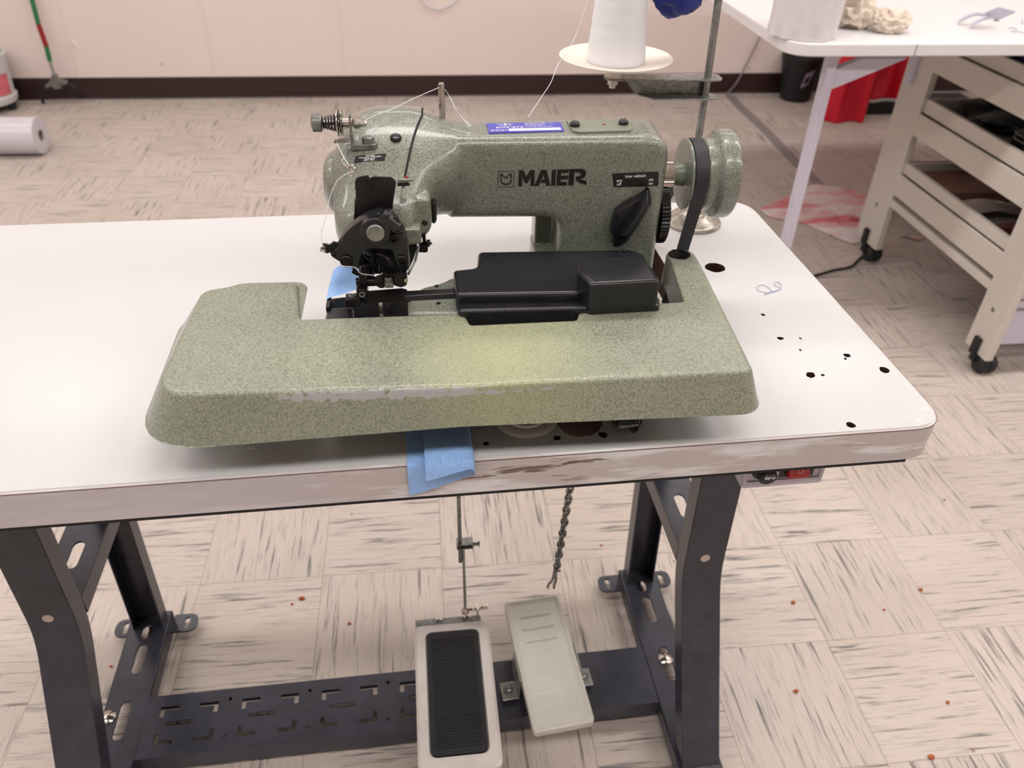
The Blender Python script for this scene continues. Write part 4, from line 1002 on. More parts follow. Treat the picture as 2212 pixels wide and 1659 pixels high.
# feed teeth
for u, m_ in ((807, 'brownplate'), (822, 'steel'), (837, 'brownplate')):
    a_, b_ = at(u, 644, 'z', .087), at(u + 1, 666, 'z', .0795)
    bm = B(); ribbon(bm, [a_, (a_ + b_) / 2 + Vector((0, -.001, .0015)), b_, b_ + Vector((0, -.001, -.006))], (1, 0, 0), .0033, .0014); obj('feed_tooth', bm, MT[m_], mc)
# black end block and housing
tq = [(p.x, p.y) for p in on([(712, 640), (748, 636), (772, 640), (884, 640), (886, 690), (770, 694), (697, 697)], 'z', .076)]
bm = B(); soft_prism(bm, rnd(tq, .004, 3), 'z', .02, .0745, .003, 3, ra=0); obj('bed_end', bm, MT['ink'], mc)
tq = [(p.x, p.y) for p in on([(706, 662), (766, 660), (768, 694), (697, 698)], 'z', .080)]
bm = B(); soft_prism(bm, rnd(tq, .0065, 4), 'z', .04, .080, .005, 4, ra=0); obj('end_guard', bm, MT['black'], mc)
tq = [(p.x, p.y) for p in on([(707, 636), (716, 636), (713, 662), (703, 664)], 'z', .083)]
bm = B(); soft_prism(bm, rnd(tq, .0015, 3), 'z', .04, .083, .001, 3, ra=0); obj('end_guard', bm, MT['black'], mc)
# right side small parts
F([(868, 497), (908, 495), (911, 527), (872, 531)], -.060, -.040, .002, 'green_block', G, soft=.0015)
F([(912, 509), (919, 507), (922, 545), (914, 547)], -.045, -.038, .001, 'side_clip', BK)
F([(905, 532), (925, 530), (924, 545), (905, 546)], -.050, -.042, .001, 'side_clip', BK)
bm = B(); lathe(bm, at(922, 525, 'y', -.045), (1, -.2, 0), [(0, .0035), (.003, .0035), (.003, .0012), (.005, .001)], 14); obj('side_screw', bm, BK, mc)
F([(931, 446), (936, 438), (943, 442), (944, 478), (938, 486), (932, 482)], -.030, -.018, .002, 'side_knob', MT['black'], soft=.002)
bm = B(); tube(bm, [at(904, 533, 'y', -.055), at(898, 560, 'y', -.065), at(882, 592, 'y', -.085)], .0013, 6); obj('link_wire', bm, MT['oldsteel'], mc)
F([(878, 532), (902, 532), (895, 556), (884, 580), (880, 560)], -.052, -.056, .002, 'link_plate', MT['ink'])
for u, v, y in ((893, 488, -.043), (918, 482, -.043)):
    disc(u, v, y + .002, y - .0004, .0026, 'casting_hole', MT['ink'], n=16)
# clips on the nose, right of the shield
F([(857, 388), (896, 388), (891, 393), (858, 394)], -.056, -.0595, .001, 'nose_clip', MT['green'])
F([(858, 397), (884, 397), (886, 402), (858, 403)], -.056, -.0600, .001, 'nose_slot', MT['ink'])
# wire guide above the shield
bm = B(); tube(bm, spl([at(u, v, 'y', y) for u, v, y in ((741, 353, -.055), (752, 361, -.060), (760, 368, -.066), (763, 376, -.068), (758, 378, -.064), (752, 366, -.060), (755, 357, -.064), (762, 358, -.068), (768, 368, -.070), (776, 382, -.070))], 5), .0009, 7); obj('wire_guide', bm, MT['steel'], mc)

# ---- handwheel
wy, wz = .04, .153
wl = lambda prof, n=56: lathe(B(), (0, wy, wz), (1, 0, 0), prof, n)
wh = obj('handwheel', wl([(.243, .0005), (.243, .035), (.2438, .036), (.2452, .0362), (.2466, .0342), (.2602, .0342), (.2616, .036), (.2628, .0366), (.2695, .0366), (.272, .0395), (.2735, .0430), (.276, .0445), (.2875, .0448), (.2905, .0435), (.292, .0395), (.292, .0005)]), G, mc)
obj('wheel_hub', wl([(.2315, .0002), (.2315, .0095), (.2365, .0115), (.2432, .0120), (.2432, .0002)], 32), MT['greenflat'], wh)
bm = B()
P = []
for k in range(64): t = 2*PI*k/64; r_g = .0128 if k % 2 else .0112; P.append((wy + r_g*math.cos(t), wz + r_g*math.sin(t)))
prism(bm, P, 'x', .2175, .232); obj('shaft_gear', bm, MT['steel'], mc, smooth=False)
bm = B(); P = []
gz = .110
for k in range(96): t = 2*PI*k/96; r_g = .0315 if (k // 1) % 2 else .0300; P.append((wy + r_g*math.cos(t), gz + r_g*math.sin(t)))
prism(bm, P, 'x', .2195, .2285); obj('toothed_wheel', bm, MT['ink'], mc, smooth=False)
# stuff hanging under the work plate front
bm = B(); p = at(1362, 912, 'z', .02); rt_ = Vector((1, 0, 0))
q = on([(1338, 907), (1384, 903), (1382, 917), (1340, 921)], 'z', .022)
rings(bm, [q, [v + Vector((0, .004, -.006)) for v in q]]); kl = obj('release_lever', bm, MT['oldsteel'], mc, bevel=.0006)
bm = B(); q = on([(1325, 902), (1390, 898), (1388, 915), (1376, 934), (1366, 920), (1334, 915)], 'z', .014); rings(bm, [q, [v + Vector((0, .012, -.012)) for v in q]]); obj('lever_pad', bm, MT['black'], kl, bevel=.001)
bm = B(); box(bm, p.x - .006, p.x + .004, p.y + .01, p.y + .09, .008, .02); obj('lever_arm', bm, MT['black'], kl, bevel=.001)
dc = at(1135, 895, 'z', .004)
bm = B(); lathe(bm, (dc.x, dc.y, 0.0003), (0, 0, 1), [(0, .03), (.002, .03), (.004, .027), (.004, .021), (.006, .020), (.0065, .0005)], 48); obj('machine_foot', bm, MT['cream'], mc, label='round pale foot disc')

# ================================================================== BELT
bl = []
yc, r = wy, .0352; zlow = -.062
for i in range(25):
    t = PI * i / 24; bl.append((.2534, yc - r * math.cos(t), wz + r * math.sin(t)))
bl += [(.2534, .092, .125), (.2534, .130, .08), (.2534, .178, .02), (.2534, .190, 0), (.2534, .20, zlow), (.2534, .18, zlow - .02), (.2534, .12, zlow - .028), (.2534, .083, zlow - .014), (.2534, .076, zlow), (.2534, .051, 0), (.2534, .029, .078)]
bm = B(); m_ = len(bl)
rs = []
for i in range(m_):
    p = Vector(bl[i]); d = (Vector(bl[(i+1) % m_]) - Vector(bl[i-1])).normalized(); n = d.cross(Vector((1, 0, 0))).normalized()
    rs.append([p + Vector((s*.0066, 0, 0)) + n * q for s, q in ((1, .0009), (-1, .0009), (-1, -.0009), (1, -.0009))])
rings(bm, rs, closed=True)
tag(obj('drive_belt', bm, MT['belt'], f='M'), 'flat black drive belt looped over the green handwheel', 'belt'); centre(bpy.data.objects['drive_belt'])

# ================================================================== THREAD STAND, CONE
YS = .25
sd = thing('thread_stand', 'tall steel thread stand with a round cast base behind the handwheel', 'thread stand', 'M', (.337, YS, 0))
bm = B(); lathe(bm, (.335, YS, 0), (0, 0, 1), [(0, .0375), (.003, .0385), (.005, .0375), (.006, .034), (.010, .031), (.014, .022), (.020, .017), (.030, .014), (.031, .006)], 48); obj('base_flange', bm, MT['castsilver'], sd)
rod = [(.334, YS, .02)] + [tuple(at(u, v, 'y', YS)) for u, v in ((1509.5, 294), (1530.5, 155), (1552, 0))]
dv = Vector(rod[-1]) - Vector(rod[-2]); tp_ = Vector(rod[-1]) + dv * 2.2
bm = B(); tube(bm, rod + [tuple(tp_)], .0046, 14); obj('rod', bm, MT['oldsteel'], sd)
ax0 = at(1310, 172, 'y', YS); ax1 = at(1553, 163, 'y', YS); zt_ = (ax0.z + ax1.z) / 2
bm = B(); soft_prism(bm, rnd([(ax0.x - .003, YS - .012), (ax1.x + .003, YS - .015), (ax1.x + .003, YS + .015), (ax0.x - .003, YS + .012)], [.010, .012, .012, .010], 5), 'z', zt_ - .001, zt_ + .001, .0004, 1)
w0 = at(1345, 176, 'y', YS + .008); w1 = at(1372, 204, 'y', YS + .008)
prism(bm, [(w0.x, zt_ - .001), (w1.x, w1.z), (ax1.x - .012, w1.z), (ax1.x - .012, zt_ - .001)], 'y', YS + .008, YS + .0095)
soft_prism(bm, rnd([(w1.x, YS + .0095), (w1.x + .018, YS - .013), (ax1.x + .001, YS - .013), (ax1.x + .001, YS + .012)], [0, .002, .008, .008], 4), 'z', w1.z - .001, w1.z + .0008, .0003, 1)
obj('bracket_arm', bm, MT['oldsteel'], sd)
bm = B(); cyl(bm, (ax0.x + .008, YS, zt_ - .012), (ax0.x + .008, YS, zt_ + .03), .004, n=12); cyl(bm, (ax0.x + .008, YS, zt_ - .008), (ax0.x + .008, YS, zt_ - .001), .0065, n=6); obj('spool_pin', bm, MT['spoolpl'], sd)
pr_ = at(1210, 125, 'y', YS); pr2 = at(1450, 125, 'y', YS); pc = (pr_ + pr2) / 2; rr0 = (pr2.x - pr_.x) / 2; hz = zt_ + .001
bm = B(); lathe(bm, (ax0.x + .009, YS, hz), (0, 0, 1), [(0, .011), (.010, .011), (.012, .018), (pc.z - hz - .004, rr0 * .75), (pc.z - hz, rr0), (pc.z - hz + .002, rr0 + .0005), (pc.z - hz + .0012, rr0 - .002), (pc.z - hz - .002, rr0 * .72), (.0175, .03), (.0165, .001)], 56); obj('spool_dish', bm, MT['spoolpl'], sd)
# upper arm out of the picture
bm = B(); tube(bm, [tp_ + Vector((0, 0, -.02)), tp_ + Vector((-.06, -.0, -.02)), tp_ + Vector((-.14, -.0, -.02))], .003, 8); obj('guide_arm', bm, MT['oldsteel'], sd)
cnb = at(1331, 140, 'y', YS - .034); zc0 = hz + .0180
cn = thing('thread_cone', 'large white cone of thread standing on the spool dish', 'thread cone', 'M', (ax0.x + .009, YS, zc0))
rb_ = (at(1394, 125, 'y', YS).x - at(1269, 125, 'y', YS).x) / 2
bm = B(); prof = [(0, rb_ - .001), (.002, rb_)]
for i in range(1, 41): prof.append((.002 + .155 * i / 40, rb_ - .0125 * i / 40 + .00018 * math.sin(i * 1.7)))
prof += [(.160, rb_ - .018), (.160, .01)]
lathe(bm, (ax0.x + .009, YS, zc0), (0, 0, 1), prof, 56); obj('thread_winding', bm, MT['thread'], cn)
bm = B(); lathe(bm, (ax0.x + .009, YS, zc0), (0, 0, 1), [(.157, .012), (.172, .011), (.172, .006)], 24); obj('cone_core', bm, MT['spoolpl'], cn)

# blue bundle hanging from the stand
bb = thing('cloth_bundle', 'royal blue cloth bundle hanging at the top edge beside the steel rod', 'cloth', 'M', tuple(at(1462, 38, 'y', YS)))
c_ = at(1462, -14, 'y', YS); bm = B(); blob(bm, c_, .0265, 1, .8, .9, 4, .18, 3.1, 1.5); obj('bundle', bm, MT['royal'], bb)
bm = B(); tube(bm, [c_ + Vector((0, 0, .018)), Vector((c_.x + .002, YS, tp_.z - .022))], .0007, 5); obj('string', bm, MT['bluethread'], bb)

# ================================================================== THREADS
def strand(name, pts_, label, r=.00033, m='thread', f='M', grp=None):
    bm = B(); tube(bm, spl(pts_, 6), r, 5); o = obj(name, bm, MT[m], f=f); tag(o, label, 'thread', grp); centre(o); return o
g0 = at(951, 188, 'y', gb.y - .0035)
strand('thread', [g0, at(900, 210, 'y', .04), at(850, 234, 'y', .028), at(818, 246, 'y', .02), at(742, 280, 'y', -.002)], 'white thread running from the top guide post to the tension discs')
strand('thread', [g0 + Vector((.002, 0, 0)), at(966, 200, 'y', .062), at(981, 228, 'y', .055), at(990, 245, 'y', .053), at(1012, 266, 'z', .2042), at(1017, 271, 'z', .2040), at(1012, 274, 'z', .2040), at(1009, 268, 'z', .2042), at(1000, 258, 'y', .053), at(985, 240, 'y', .054), at(980, 229, 'y', .055), at(995, 240, 'y', .060), at(1010, 258, 'z', .2042)], 'loose looped white thread tail right of the guide post', .0004)
strand('thread', [at(1277, -20, 'y', .20), at(1250, 60, 'y', .19), at(1225, 115, 'y', .175), at(1205, 140, 'y', .17), at(1190, 178, 'y', .14), at(1168, 212, 'y', .11), at(1141, 253, 'z', .204)], 'white thread dropping from the cone to the back of the machine arm')
strand('thread', [at(738, 290, 'y', -.004), at(728, 306, 'y', -.0075), at(740, 335, 'y', -.045), at(754, 358, 'y', -.064)], 'white thread between the tension discs and the wire guide', .0003)
strand('thread', [at(764, 370, 'y', -.069), at(748, 376, 'y', -.068), at(728, 392, 'y', -.070), at(713, 425, 'y', -.074), at(703, 470, 'y', -.080), at(694, 505, 'y', -.085), at(697, 535, 'y', -.088)], 'white thread hanging in front of the machine head down to the thread eye', .0003)
strand('thread', [at(698, 538, 'y', -.0885), at(715, 560, 'y', -.094), at(740, 574, 'y', -.096), at(768, 578, 'y', -.097), at(778, 590, 'y', -.099), at(800, 594, 'y', -.099), at(818, 594, 'y', -.099), at(826, 590, 'y', -.099)], 'white thread from the thread eye across to the needle', .0003)
def onT(u, v, dz=.0006): return at(u, v, 'z', .75 + dz, 'T')
strand('thread', [onT(1651, 636), onT(1667, 628), onT(1660, 632), onT(1650, 631), onT(1637, 627), onT(1636, 619), onT(1648, 615), onT(1660, 621), onT(1670, 629), onT(1682, 625), onT(1688, 618), onT(1684, 611), onT(1674, 609), onT(1671, 614), onT(1680, 619), onT(1687, 622), onT(1680, 628), onT(1665, 632), onT(1652, 637)], 'curled pale blue thread scrap lying on the white tabletop', .0004, 'bluethread', 'T')

# ================================================================== BLUE CLOTH
zc = .0865
cr = on([(719, 578), (800, 562), (802, 612), (774, 629), (704, 641)], 'z', zc)
def clo(u, v):
    a_ = cr[0].lerp(cr[1], u); b_ = cr[4].lerp(cr[3].lerp(cr[2], .3), u); p = a_.lerp(b_, v)
    e = max(0, .25 - u) / .25
    return (p.x, p.y, zc + .0012 * math.sin(u * 5 + v * 3) - .003 * e * e - .0015 * max(0, v - .8))
bm = B(); sheet(bm, 24, 16, clo, .0009); o = obj('fabric_scrap', bm, MT['blue'], f='M'); tag(o, 'light blue cloth scrap caught under the needle of the machine', 'fabric'); centre(o)
xa, xb = at(879, 1000, 'z', .752, 'T').x, at(1014, 1000, 'z', .752, 'T').x; xf = at(928, 1000, 'z', .752, 'T').x
wA = xb - xa; wB = xb - xf + .004
def drape(u, v):
    Ltot = wA + wB + .012; s = u * Ltot; rr = .0045
    if s < wA: x, lay = xa + s, 0
    elif s < wA + .012: t = (s - wA) / .012 * PI; x, lay = xb + rr * math.sin(t), (1 - math.cos(t)) / 2
    else: x, lay = xb - (s - wA - .012), 1
    f_ = (x - xa) / wA
    drop = (.0365 - .018 * f_) if lay < .5 else (.0365 - .018 * f_) * (1 - (lay - .5) * 2) + (.0215 - .012 * f_) * ((lay - .5) * 2)
    L1 = .085; tot = L1 + drop; w = v * tot
    off = .0012 + lay * .0075 * (.45 + .55 * (v if v < 1 else 1))
    rc = .004
    if w < L1: y, z = L1 - w, .75 + off + .0008 * math.sin(x * 90)
    else:
        d_ = w - L1; y, z = -off - min(d_, rc) * .3, .75 + off - d_
        y -= lay * .004 * (d_ / .03)
    return (x, y + .0005 * math.sin(x * 120), z)
bm = B(); sheet(bm, 60, 40, drape, .0007); o = obj('fabric_strip', bm, MT['blue'], f='T'); tag(o, 'folded light blue cloth strip draped over the front edge of the sewing table', 'fabric'); centre(o)

# ================================================================== CRAFT TABLE (right, behind)
CZ = .80
def cpt(u, v, z=CZ): return at(u, v, 'z', z, 'W')
WX = 1.898
k0 = cpt(1760, 104); kl_ = cpt(1560, -8); kr_ = cpt(2212, 92)
cyf = min(k0.y, cpt(1990, 97).y); cxl = cpt(1690, 82).x
ct_ = thing('craft_table', 'white folding craft table on casters with open side trays', 'table', 'W', (2.2, 1.2, 0))
C0, C1 = cpt(1655, 70), cpt(1845, 100)
fy = (cpt(1850, 100).y + cpt(2212, 88).y) / 2; lx = (cpt(1580, 8).x + cpt(1650, 60).x) / 2
outl = rnd([(lx, fy), (4.3, fy), (4.3, 2.2), (lx, 2.2)], [.07, .05, .05, .07], 10)
bm = B(); soft_prism(bm, outl, 'z', CZ - .028, CZ, .004, 3); obj('tabletop', bm, plain('white_melamine', (232, 228, 228), .35, var=.01), ct_)
bm = B(); sj = cpt(1995, 100); box(bm, sj.x - .001, sj.x + .001, fy - .0006, fy + .002, CZ - .026, CZ - .002); obj('leaf_joint', bm, MT['tape'], ct_)
# swing leg and its brace
l0 = at(1765, 200, 'y', fy + .05, 'W'); lt = at(1790, 125, 'y', fy + .05, 'W')
lxm = (l0.x + at(1795, 200, 'y', fy + .05, 'W').x) / 2
lxm = at(1778, 220, 'y', fy + .05, 'W').x
bm = B(); box(bm, lxm - .011, lxm + .011, fy + .045, fy + .075, 0.001, CZ - .028); obj('swing_leg', bm, MT['lav'], ct_, bevel=.002)
b0 = on([(1778, 158), (1860, 124), (1958, 124), (1772, 200)], 'y', fy + .06, 'W')
bm = prism(B(), [(b0[0].x, b0[0].z), (b0[1].x, min(b0[1].z, CZ - .0285)), (b0[2].x, min(b0[2].z, CZ - .0285)), (b0[3].x, b0[3].z)], 'y', fy + .052, fy + .072); obj('leg_brace', bm, MT['lav'], ct_, bevel=.001)
# side posts with casters
TK = .022
def post(ya, yb, zb_, zt__, name):
    bm = B(); box(bm, WX, WX + TK, ya, yb, zb_, zt__); obj(name, bm, MT['white'], ct_, bevel=.002)
    ym = (ya + yb) / 2
    bm = B(); cyl(bm, (WX + .002, ym - .02, .027), (WX + .050, ym - .02, .027), .026, n=28, prof=[(0, .020), (.15, .026), (.42, .026), (.5, .022), (.58, .026), (.85, .026), (1, .020)]); ca = obj('caster', bm, MT['rubber'], ct_)
    bm = B(); box(bm, WX - .010, WX - .0005, ym - .012, ym + .012, zb_ - .005, zb_ + .045); cyl(bm, (WX + .025, ym, .03), (WX + .025, ym, zb_ + .002), .006, n=10); box(bm, WX - .008, WX + .01, ym - .016, ym + .004, .03, zb_); obj('caster_bracket', bm, MT['rubber'], ca, bevel=.002)
    sc_ = B(); lathe(sc_, (WX + .0005, ym, zb_ + .13), (-1, 0, 0), [(0, .007), (.0015, .006), (.002, .0005)], 14); obj('screw', sc_, MT['oldsteel'], ct_)
A0, A1, A2 = at(1848, 505, 'x', WX, 'W'), at(1893, 530, 'x', WX, 'W'), at(1957, 117, 'x', WX, 'W')
B0, B1 = at(2081, 745, 'x', WX, 'W'), at(2124, 788, 'x', WX, 'W')
post(A1.y, A0.y, .062, CZ - .028, 'rear_post'); post(B1.y, B0.y, .052, CZ - .028, 'front_post')
ya_, yb_ = B0.y - .002, A1.y + .002
# leaf support boss on the rear post
bs = at(1975, 150, 'x', WX, 'W'); bm = B(); cyl(bm, (WX - .001, bs.y, bs.z - .04), (WX - .001, bs.y, CZ - .029), .018, n=24); obj('leaf_support', bm, MT['lav'], ct_)
def ln(p0, p1, y):
    a_, b_ = at(*p0, 'x', WX + .004, 'W'), at(*p1, 'x', WX + .004, 'W'); return a_.z + (b_.z - a_.z) * (y - a_.y) / (b_.y - a_.y)
def slat(name, up, lo, x0=WX + .004, x1=WX + .018, parent=None):
    zu = sum(ln(*up, y) for y in (ya_, yb_)) / 2; zl = sum(ln(*lo, y) for y in (ya_, yb_)) / 2
    bm = B(); box(bm, x0, x1, ya_, yb_, zl, zu); return obj(name, bm, MT['white'], parent or ct_, bevel=.0015), zl, zu
tiers = [(((1988, 204), (2212, 340)), ((1980, 230), (2212, 385)), ((1965, 282), (2207, 454))),
         (((1938, 340), (2179, 519)), ((1937, 362), (2168, 547)), ((1922, 409), (2144, 597))),
         (((2134, 113), (2212, 142)), ((2065, 114), (2212, 184)), ((2025, 157), (2212, 261)))]
TZ = []
for up, mid, lo in tiers:
    zu = sum(ln(*up, y) for y in (ya_, yb_)) / 2; zm = sum(ln(*mid, y) for y in (ya_, yb_)) / 2; zl = sum(ln(*lo, y) for y in (ya_, yb_)) / 2
    bm = B(); box(bm, WX + .010, WX + .022, ya_, yb_, zm, zu); box(bm, WX + .022, 2.52, ya_, ya_ + .012, zm - .02, zu); box(bm, WX + .022, 2.52, yb_ - .012, yb_, zm - .02, zu); box(bm, 2.50, 2.52, ya_, yb_, zm - .02, zu); box(bm, WX + .012, 2.5, ya_, yb_, zm - .03, zm - .022)
    obj('tray', bm, MT['white'], ct_, smooth=False)
    bm = B(); box(bm, WX + .001, WX + .009, ya_, yb_, zl, zm - .004); obj('side_rail', bm, MT['white'], ct_, bevel=.0015)
    TZ.append((zl, zm, zu))
slat('bottom_rail', ((1917, 418), (2140, 610)), ((1916, 427), (2129, 633)), WX + .001, WX + .02)
# white front panel with finger grooves
bm = B(); box(bm, WX + TK + .002, 2.6, B1.y + .006, B1.y + .02, .10, .70); obj('front_panel', bm, MT['lav'], ct_, bevel=.002)
bm = B()
for v in (648, 668):
    p_ = at(2205, v, 'y', B1.y + .006, 'W'); box(bm, p_.x - .01, 2.58, B1.y + .0045, B1.y + .0065, p_.z - .004, p_.z + .004)
gr_ = obj('drawer_gap', bm, MT['tape'], ct_, smooth=False)
bm = B(); box(bm, 2.50, 2.52, B0.y, A0.y, .07, CZ - .028); box(bm, WX + .03, 2.5, A1.y + .02, A1.y + .03, .10, .28); obj('far_panel', bm, MT['white'], ct_, smooth=False)

# things in the trays
zl, zm, zu = TZ[0]; zf = zm - .022
bk = thing('black_cloth', 'crumpled black cloth heaped in the middle tray', 'cloth', 'W', (2.15, 1.05, zf))
bm = B(); blob(bm, (2.17, (ya_ + yb_) / 2 + .10, zf + .066), 1, .18, .14, .050, 4, .28, 5.2, 2.2); obj('cloth_heap', bm, MT['blackcloth'], bk)
bxp = at(2170, 400, 'z', zf + .06, 'W')
cx_ = thing('black_case', 'dark glossy plastic case lying in the middle tray at the picture edge', 'case', 'W', (bxp.x + .05, ya_ + .12, zf))
bm = B(); soft_prism(bm, rnd([(WX + .05, ya_ + .03), (WX + .30, ya_ + .03), (WX + .30, ya_ + .20), (WX + .05, ya_ + .20)], .02, 4), 'z', zf + .001, zf + .07, .008, 3, ra=.002); obj('lower_shell', bm, plain('dark_gloss', (34, 26, 30), .15, coat=.6), cx_)
bm = B(); soft_prism(bm, rnd([(WX + .05, ya_ + .03), (WX + .30, ya_ + .03), (WX + .30, ya_ + .20), (WX + .05, ya_ + .20)], .02, 4), 'z', zf + .071, zf + .082, .005, 3); obj('lid', bm, plain('dark_gloss2', (46, 36, 40), .12, coat=.6), cx_)
zl, zm, zu = TZ[1]; zf = zm - .022
bm = B(); rings(bm, [[Vector((x, y, z)) for x, y in ((WX + .03, ya_ + .36), (WX + .4, ya_ + .33), (WX + .4, ya_ + .60), (WX + .03, ya_ + .60))] for z in (zf + .001, zf + .03)]); o = obj('cardboard_box', bm, plain('brown_card', (150, 108, 92), .7, var=.12), smooth=False, f='W', bevel=.002); tag(o, 'flat brown cardboard box at the rear of the lowest tray', 'box'); centre(o)
bm = B(); sheet(bm, 16, 10, lambda u, v: (WX + .04 + .34 * u, ya_ + .205 + .115 * v, zf + .02 + .012 * math.sin(u * 7) + .009 * math.cos(v * 9 + u * 3)), .001); o = obj('plastic_bag', bm, plain('pale_plastic', (196, 178, 172), .25, coat=.4), f='W'); tag(o, 'rumpled pale plastic bag in the lowest tray', 'bag'); centre(o)
bm = B(); soft_prism(bm, rnd([(WX + .06, ya_ + .10), (WX + .42, ya_ + .15), (WX + .42, ya_ + .19), (WX + .06, ya_ + .14)], .004, 2), 'z', zf + .001, zf + .035, .004, 2); o = obj('leather_strap', bm, MT['brown'], f='W'); tag(o, 'brown leather strap piece at the front of the lowest tray', 'strap'); centre(o)
bm = B(); soft_prism(bm, rnd([(WX + .05, ya_ + .035), (WX + .10, ya_ + .045), (WX + .095, ya_ + .065), (WX + .045, ya_ + .055)], .004, 2), 'z', zf + .001, zf + .012, .002, 2); o = obj('blue_clip', bm, MT['royal'], f='W'); tag(o, 'small dark blue clip in the lowest tray by the front post', 'clip'); centre(o)
zl, zm, zu = TZ[2]
bm = B(); soft_prism(bm, rnd([(WX + .08, ya_ + .25), (WX + .35, ya_ + .25), (WX + .35, ya_ + .42), (WX + .08, ya_ + .42)], .01, 3), 'z', zm - .021, zm + .03, .004, 2); o = obj('storage_box', bm, plain('indigo_plastic', (40, 30, 84), .4), f='W'); tag(o, 'dark indigo box in the top tray just below the craft tabletop', 'box'); centre(o)

# things on the craft table
rc = cpt(1735, 70); r1_, r2_ = cpt(1670, 76), cpt(1800, 76); rad_ = (at(1812, 60, 'y', rc.y, 'W').x - at(1668, 60, 'y', rc.y, 'W').x) / 2 * .94
rc = Vector(((r1_.x + r2_.x) / 2, fy + rad_ + .012, CZ))
bm = B(); NR = 60
def wob(k, h): return rad_ * (1 + .02 * math.sin(3 * 2*PI*k/NR + h * 14) + (.05 * math.sin(k * 1.1) * max(0, .03 - h) / .03) + .18 * h)
rings(bm, [[Vector((rc.x + wob(k, h) * math.cos(2*PI*k/NR), rc.y + wob(k, h) * math.sin(2*PI*k/NR), CZ + .0008 + h)) for k in range(NR)] for h in (0, .004, .01, .02, .03, .05, .09, .14, .2, .24)] )
o = obj('fabric_roll', bm, MT['whitecloth'], f='W'); tag(o, 'tall white cloth roll standing on the corner of the craft table', 'cloth'); centre(o)
cq = cpt(1875, 62); mu = thing('crumpled_muslin', 'crumpled cream muslin heap beside the white roll', 'cloth', 'W', (cq.x, cq.y, CZ))
bm = B()
def crump(c, r, sx, sy, sz, seed):
    from mathutils import noise
    ret = bmesh.ops.create_icosphere(bm, subdivisions=5, radius=1)
    for v in ret['verts']:
        n = v.co.normalized(); w = n * 1.7 + Vector((seed, seed * 1.7, -seed))
        q_ = abs(noise.noise(w)) + .25 * abs(noise.noise(w * 2.3))
        k = 1.12 - .75 * q_
        v.co = Vector(c) + Vector((n.x * sx, n.y * sy, n.z * sz)) * r * k
        v.co.z = max(v.co.z, CZ + .0006)
a1_, a2_, a3_, a4_ = cpt(1845, 64), cpt(1897, 68), cpt(1935, 72), cpt(1880, 40)
crump((a1_.x + .005, a1_.y + .02, CZ + .032), .042, 1.05, .9, 1, 1.3); crump((a2_.x, a2_.y, CZ + .022), .026, 1, .9, 1.1, 7.1); crump((a3_.x - .012, a3_.y + .01, CZ + .022), .036, 1.2, .8, .8, 4.4); crump((a4_.x, a4_.y + .03, CZ + .07), .042, 1.3, .9, .8, 9.2)
obj('cloth_heap', bm, MT['muslin'], mu)
# white U-shaped device stand
dv_ = thing('phone_holder', 'white U-shaped plastic holder with a tilted flat plate on the craft table', 'holder', 'W', tuple(cpt(2120, 40)))
U_ = [cpt(*c, z=CZ + h) for c, h in (((2070, 47), .006), ((2090, 36), .018), ((2112, 30), .026), ((2140, 34), .026), ((2160, 40), .022))]
U2_ = [cpt(*c, z=CZ + h) for c, h in (((2097, 56), .006), ((2108, 48), .014), ((2126, 40), .022), ((2148, 36), .024), ((2160, 40), .022))]
bm = B(); ribbon(bm, spl(U_, 5), (.5, 1, 0), .013, .007); ribbon(bm, spl(U2_, 5), (.5, 1, 0), .013, .007); obj('forked_foot', bm, MT['lav'], dv_, bevel=.002)
pq = [cpt(*c, z=CZ + h) for c, h in (((2125, 27), .030), ((2158, 14), .055), ((2196, 24), .055), ((2160, 40), .030))]
bm = B(); rings(bm, [pq, [v + Vector((0, .001, -.004)) for v in pq]]); obj('tilted_plate', bm, MT['lav'], dv_, bevel=.0015)
p_ = cpt(2152, 45); bm = B(); cyl(bm, (p_.x, p_.y, CZ), (p_.x, p_.y, CZ + .018), .006, n=14); obj('knob', bm, MT['tape'], dv_)
for k_, (pp, lab) in enumerate(((((2178, 62), (2186, 60), (2196, 63), (2194, 68), (2184, 67), (2198, 68), (2212, 71)), 'thin pale thread loop in front of the white holder'), (((2212, 40), (2207, 44), (2209, 50), (2216, 52)), 'thin thread ring at the right picture edge on the craft table'))):
    strand('thread', [cpt(u, v, CZ + .0012) for u, v in pp], lab, .0009, 'bluethread', 'W')

# ================================================================== FLOOR THINGS
# waste bin
bf = at(1706, 226, 'z', 0, 'W'); by = bf.y + .10
w0_, w1_ = at(1677, 215, 'y', by, 'W').x, at(1738, 215, 'y', by, 'W').x; bcx = (w0_ + w1_) / 2
zr = at(1700, 116, 'y', by, 'W').z; t0_, t1_ = at(1680, 118, 'y', by, 'W').x, at(1768, 118, 'y', by, 'W').x
rb2, rt_r = (w1_ - w0_) / 2, (t1_ - t0_) / 2; bcx2 = bcx + .02
bn = thing('waste_bin', 'black plastic waste bin with a small shiny label by the wall', 'bin', 'W', (bcx2, by, 0))
bm = B(); lathe(bm, (bcx2, by, 0), (0, 0, 1), [(0, .01), (0, rb2 - .004), (.006, rb2), (zr - .03, rt_r * .97), (zr - .028, rt_r * 1.0), (zr, rt_r * 1.02), (zr + .002, rt_r), (zr - .002, rt_r * .96), (.03, rb2 * .93), (.02, .01)], 48); obj('bin_body', bm, MT['binblack'], bn)
an = R(-90); 
def bcyl(a, z, k=1.0): rr__ = (rb2 + (rt_r - rb2) * z / zr) * k + .0015; return Vector((bcx2 + rr__ * math.cos(a), by + rr__ * math.sin(a), z))
lq = at(1731, 169, 'y', by - rt_r * .7, 'W')
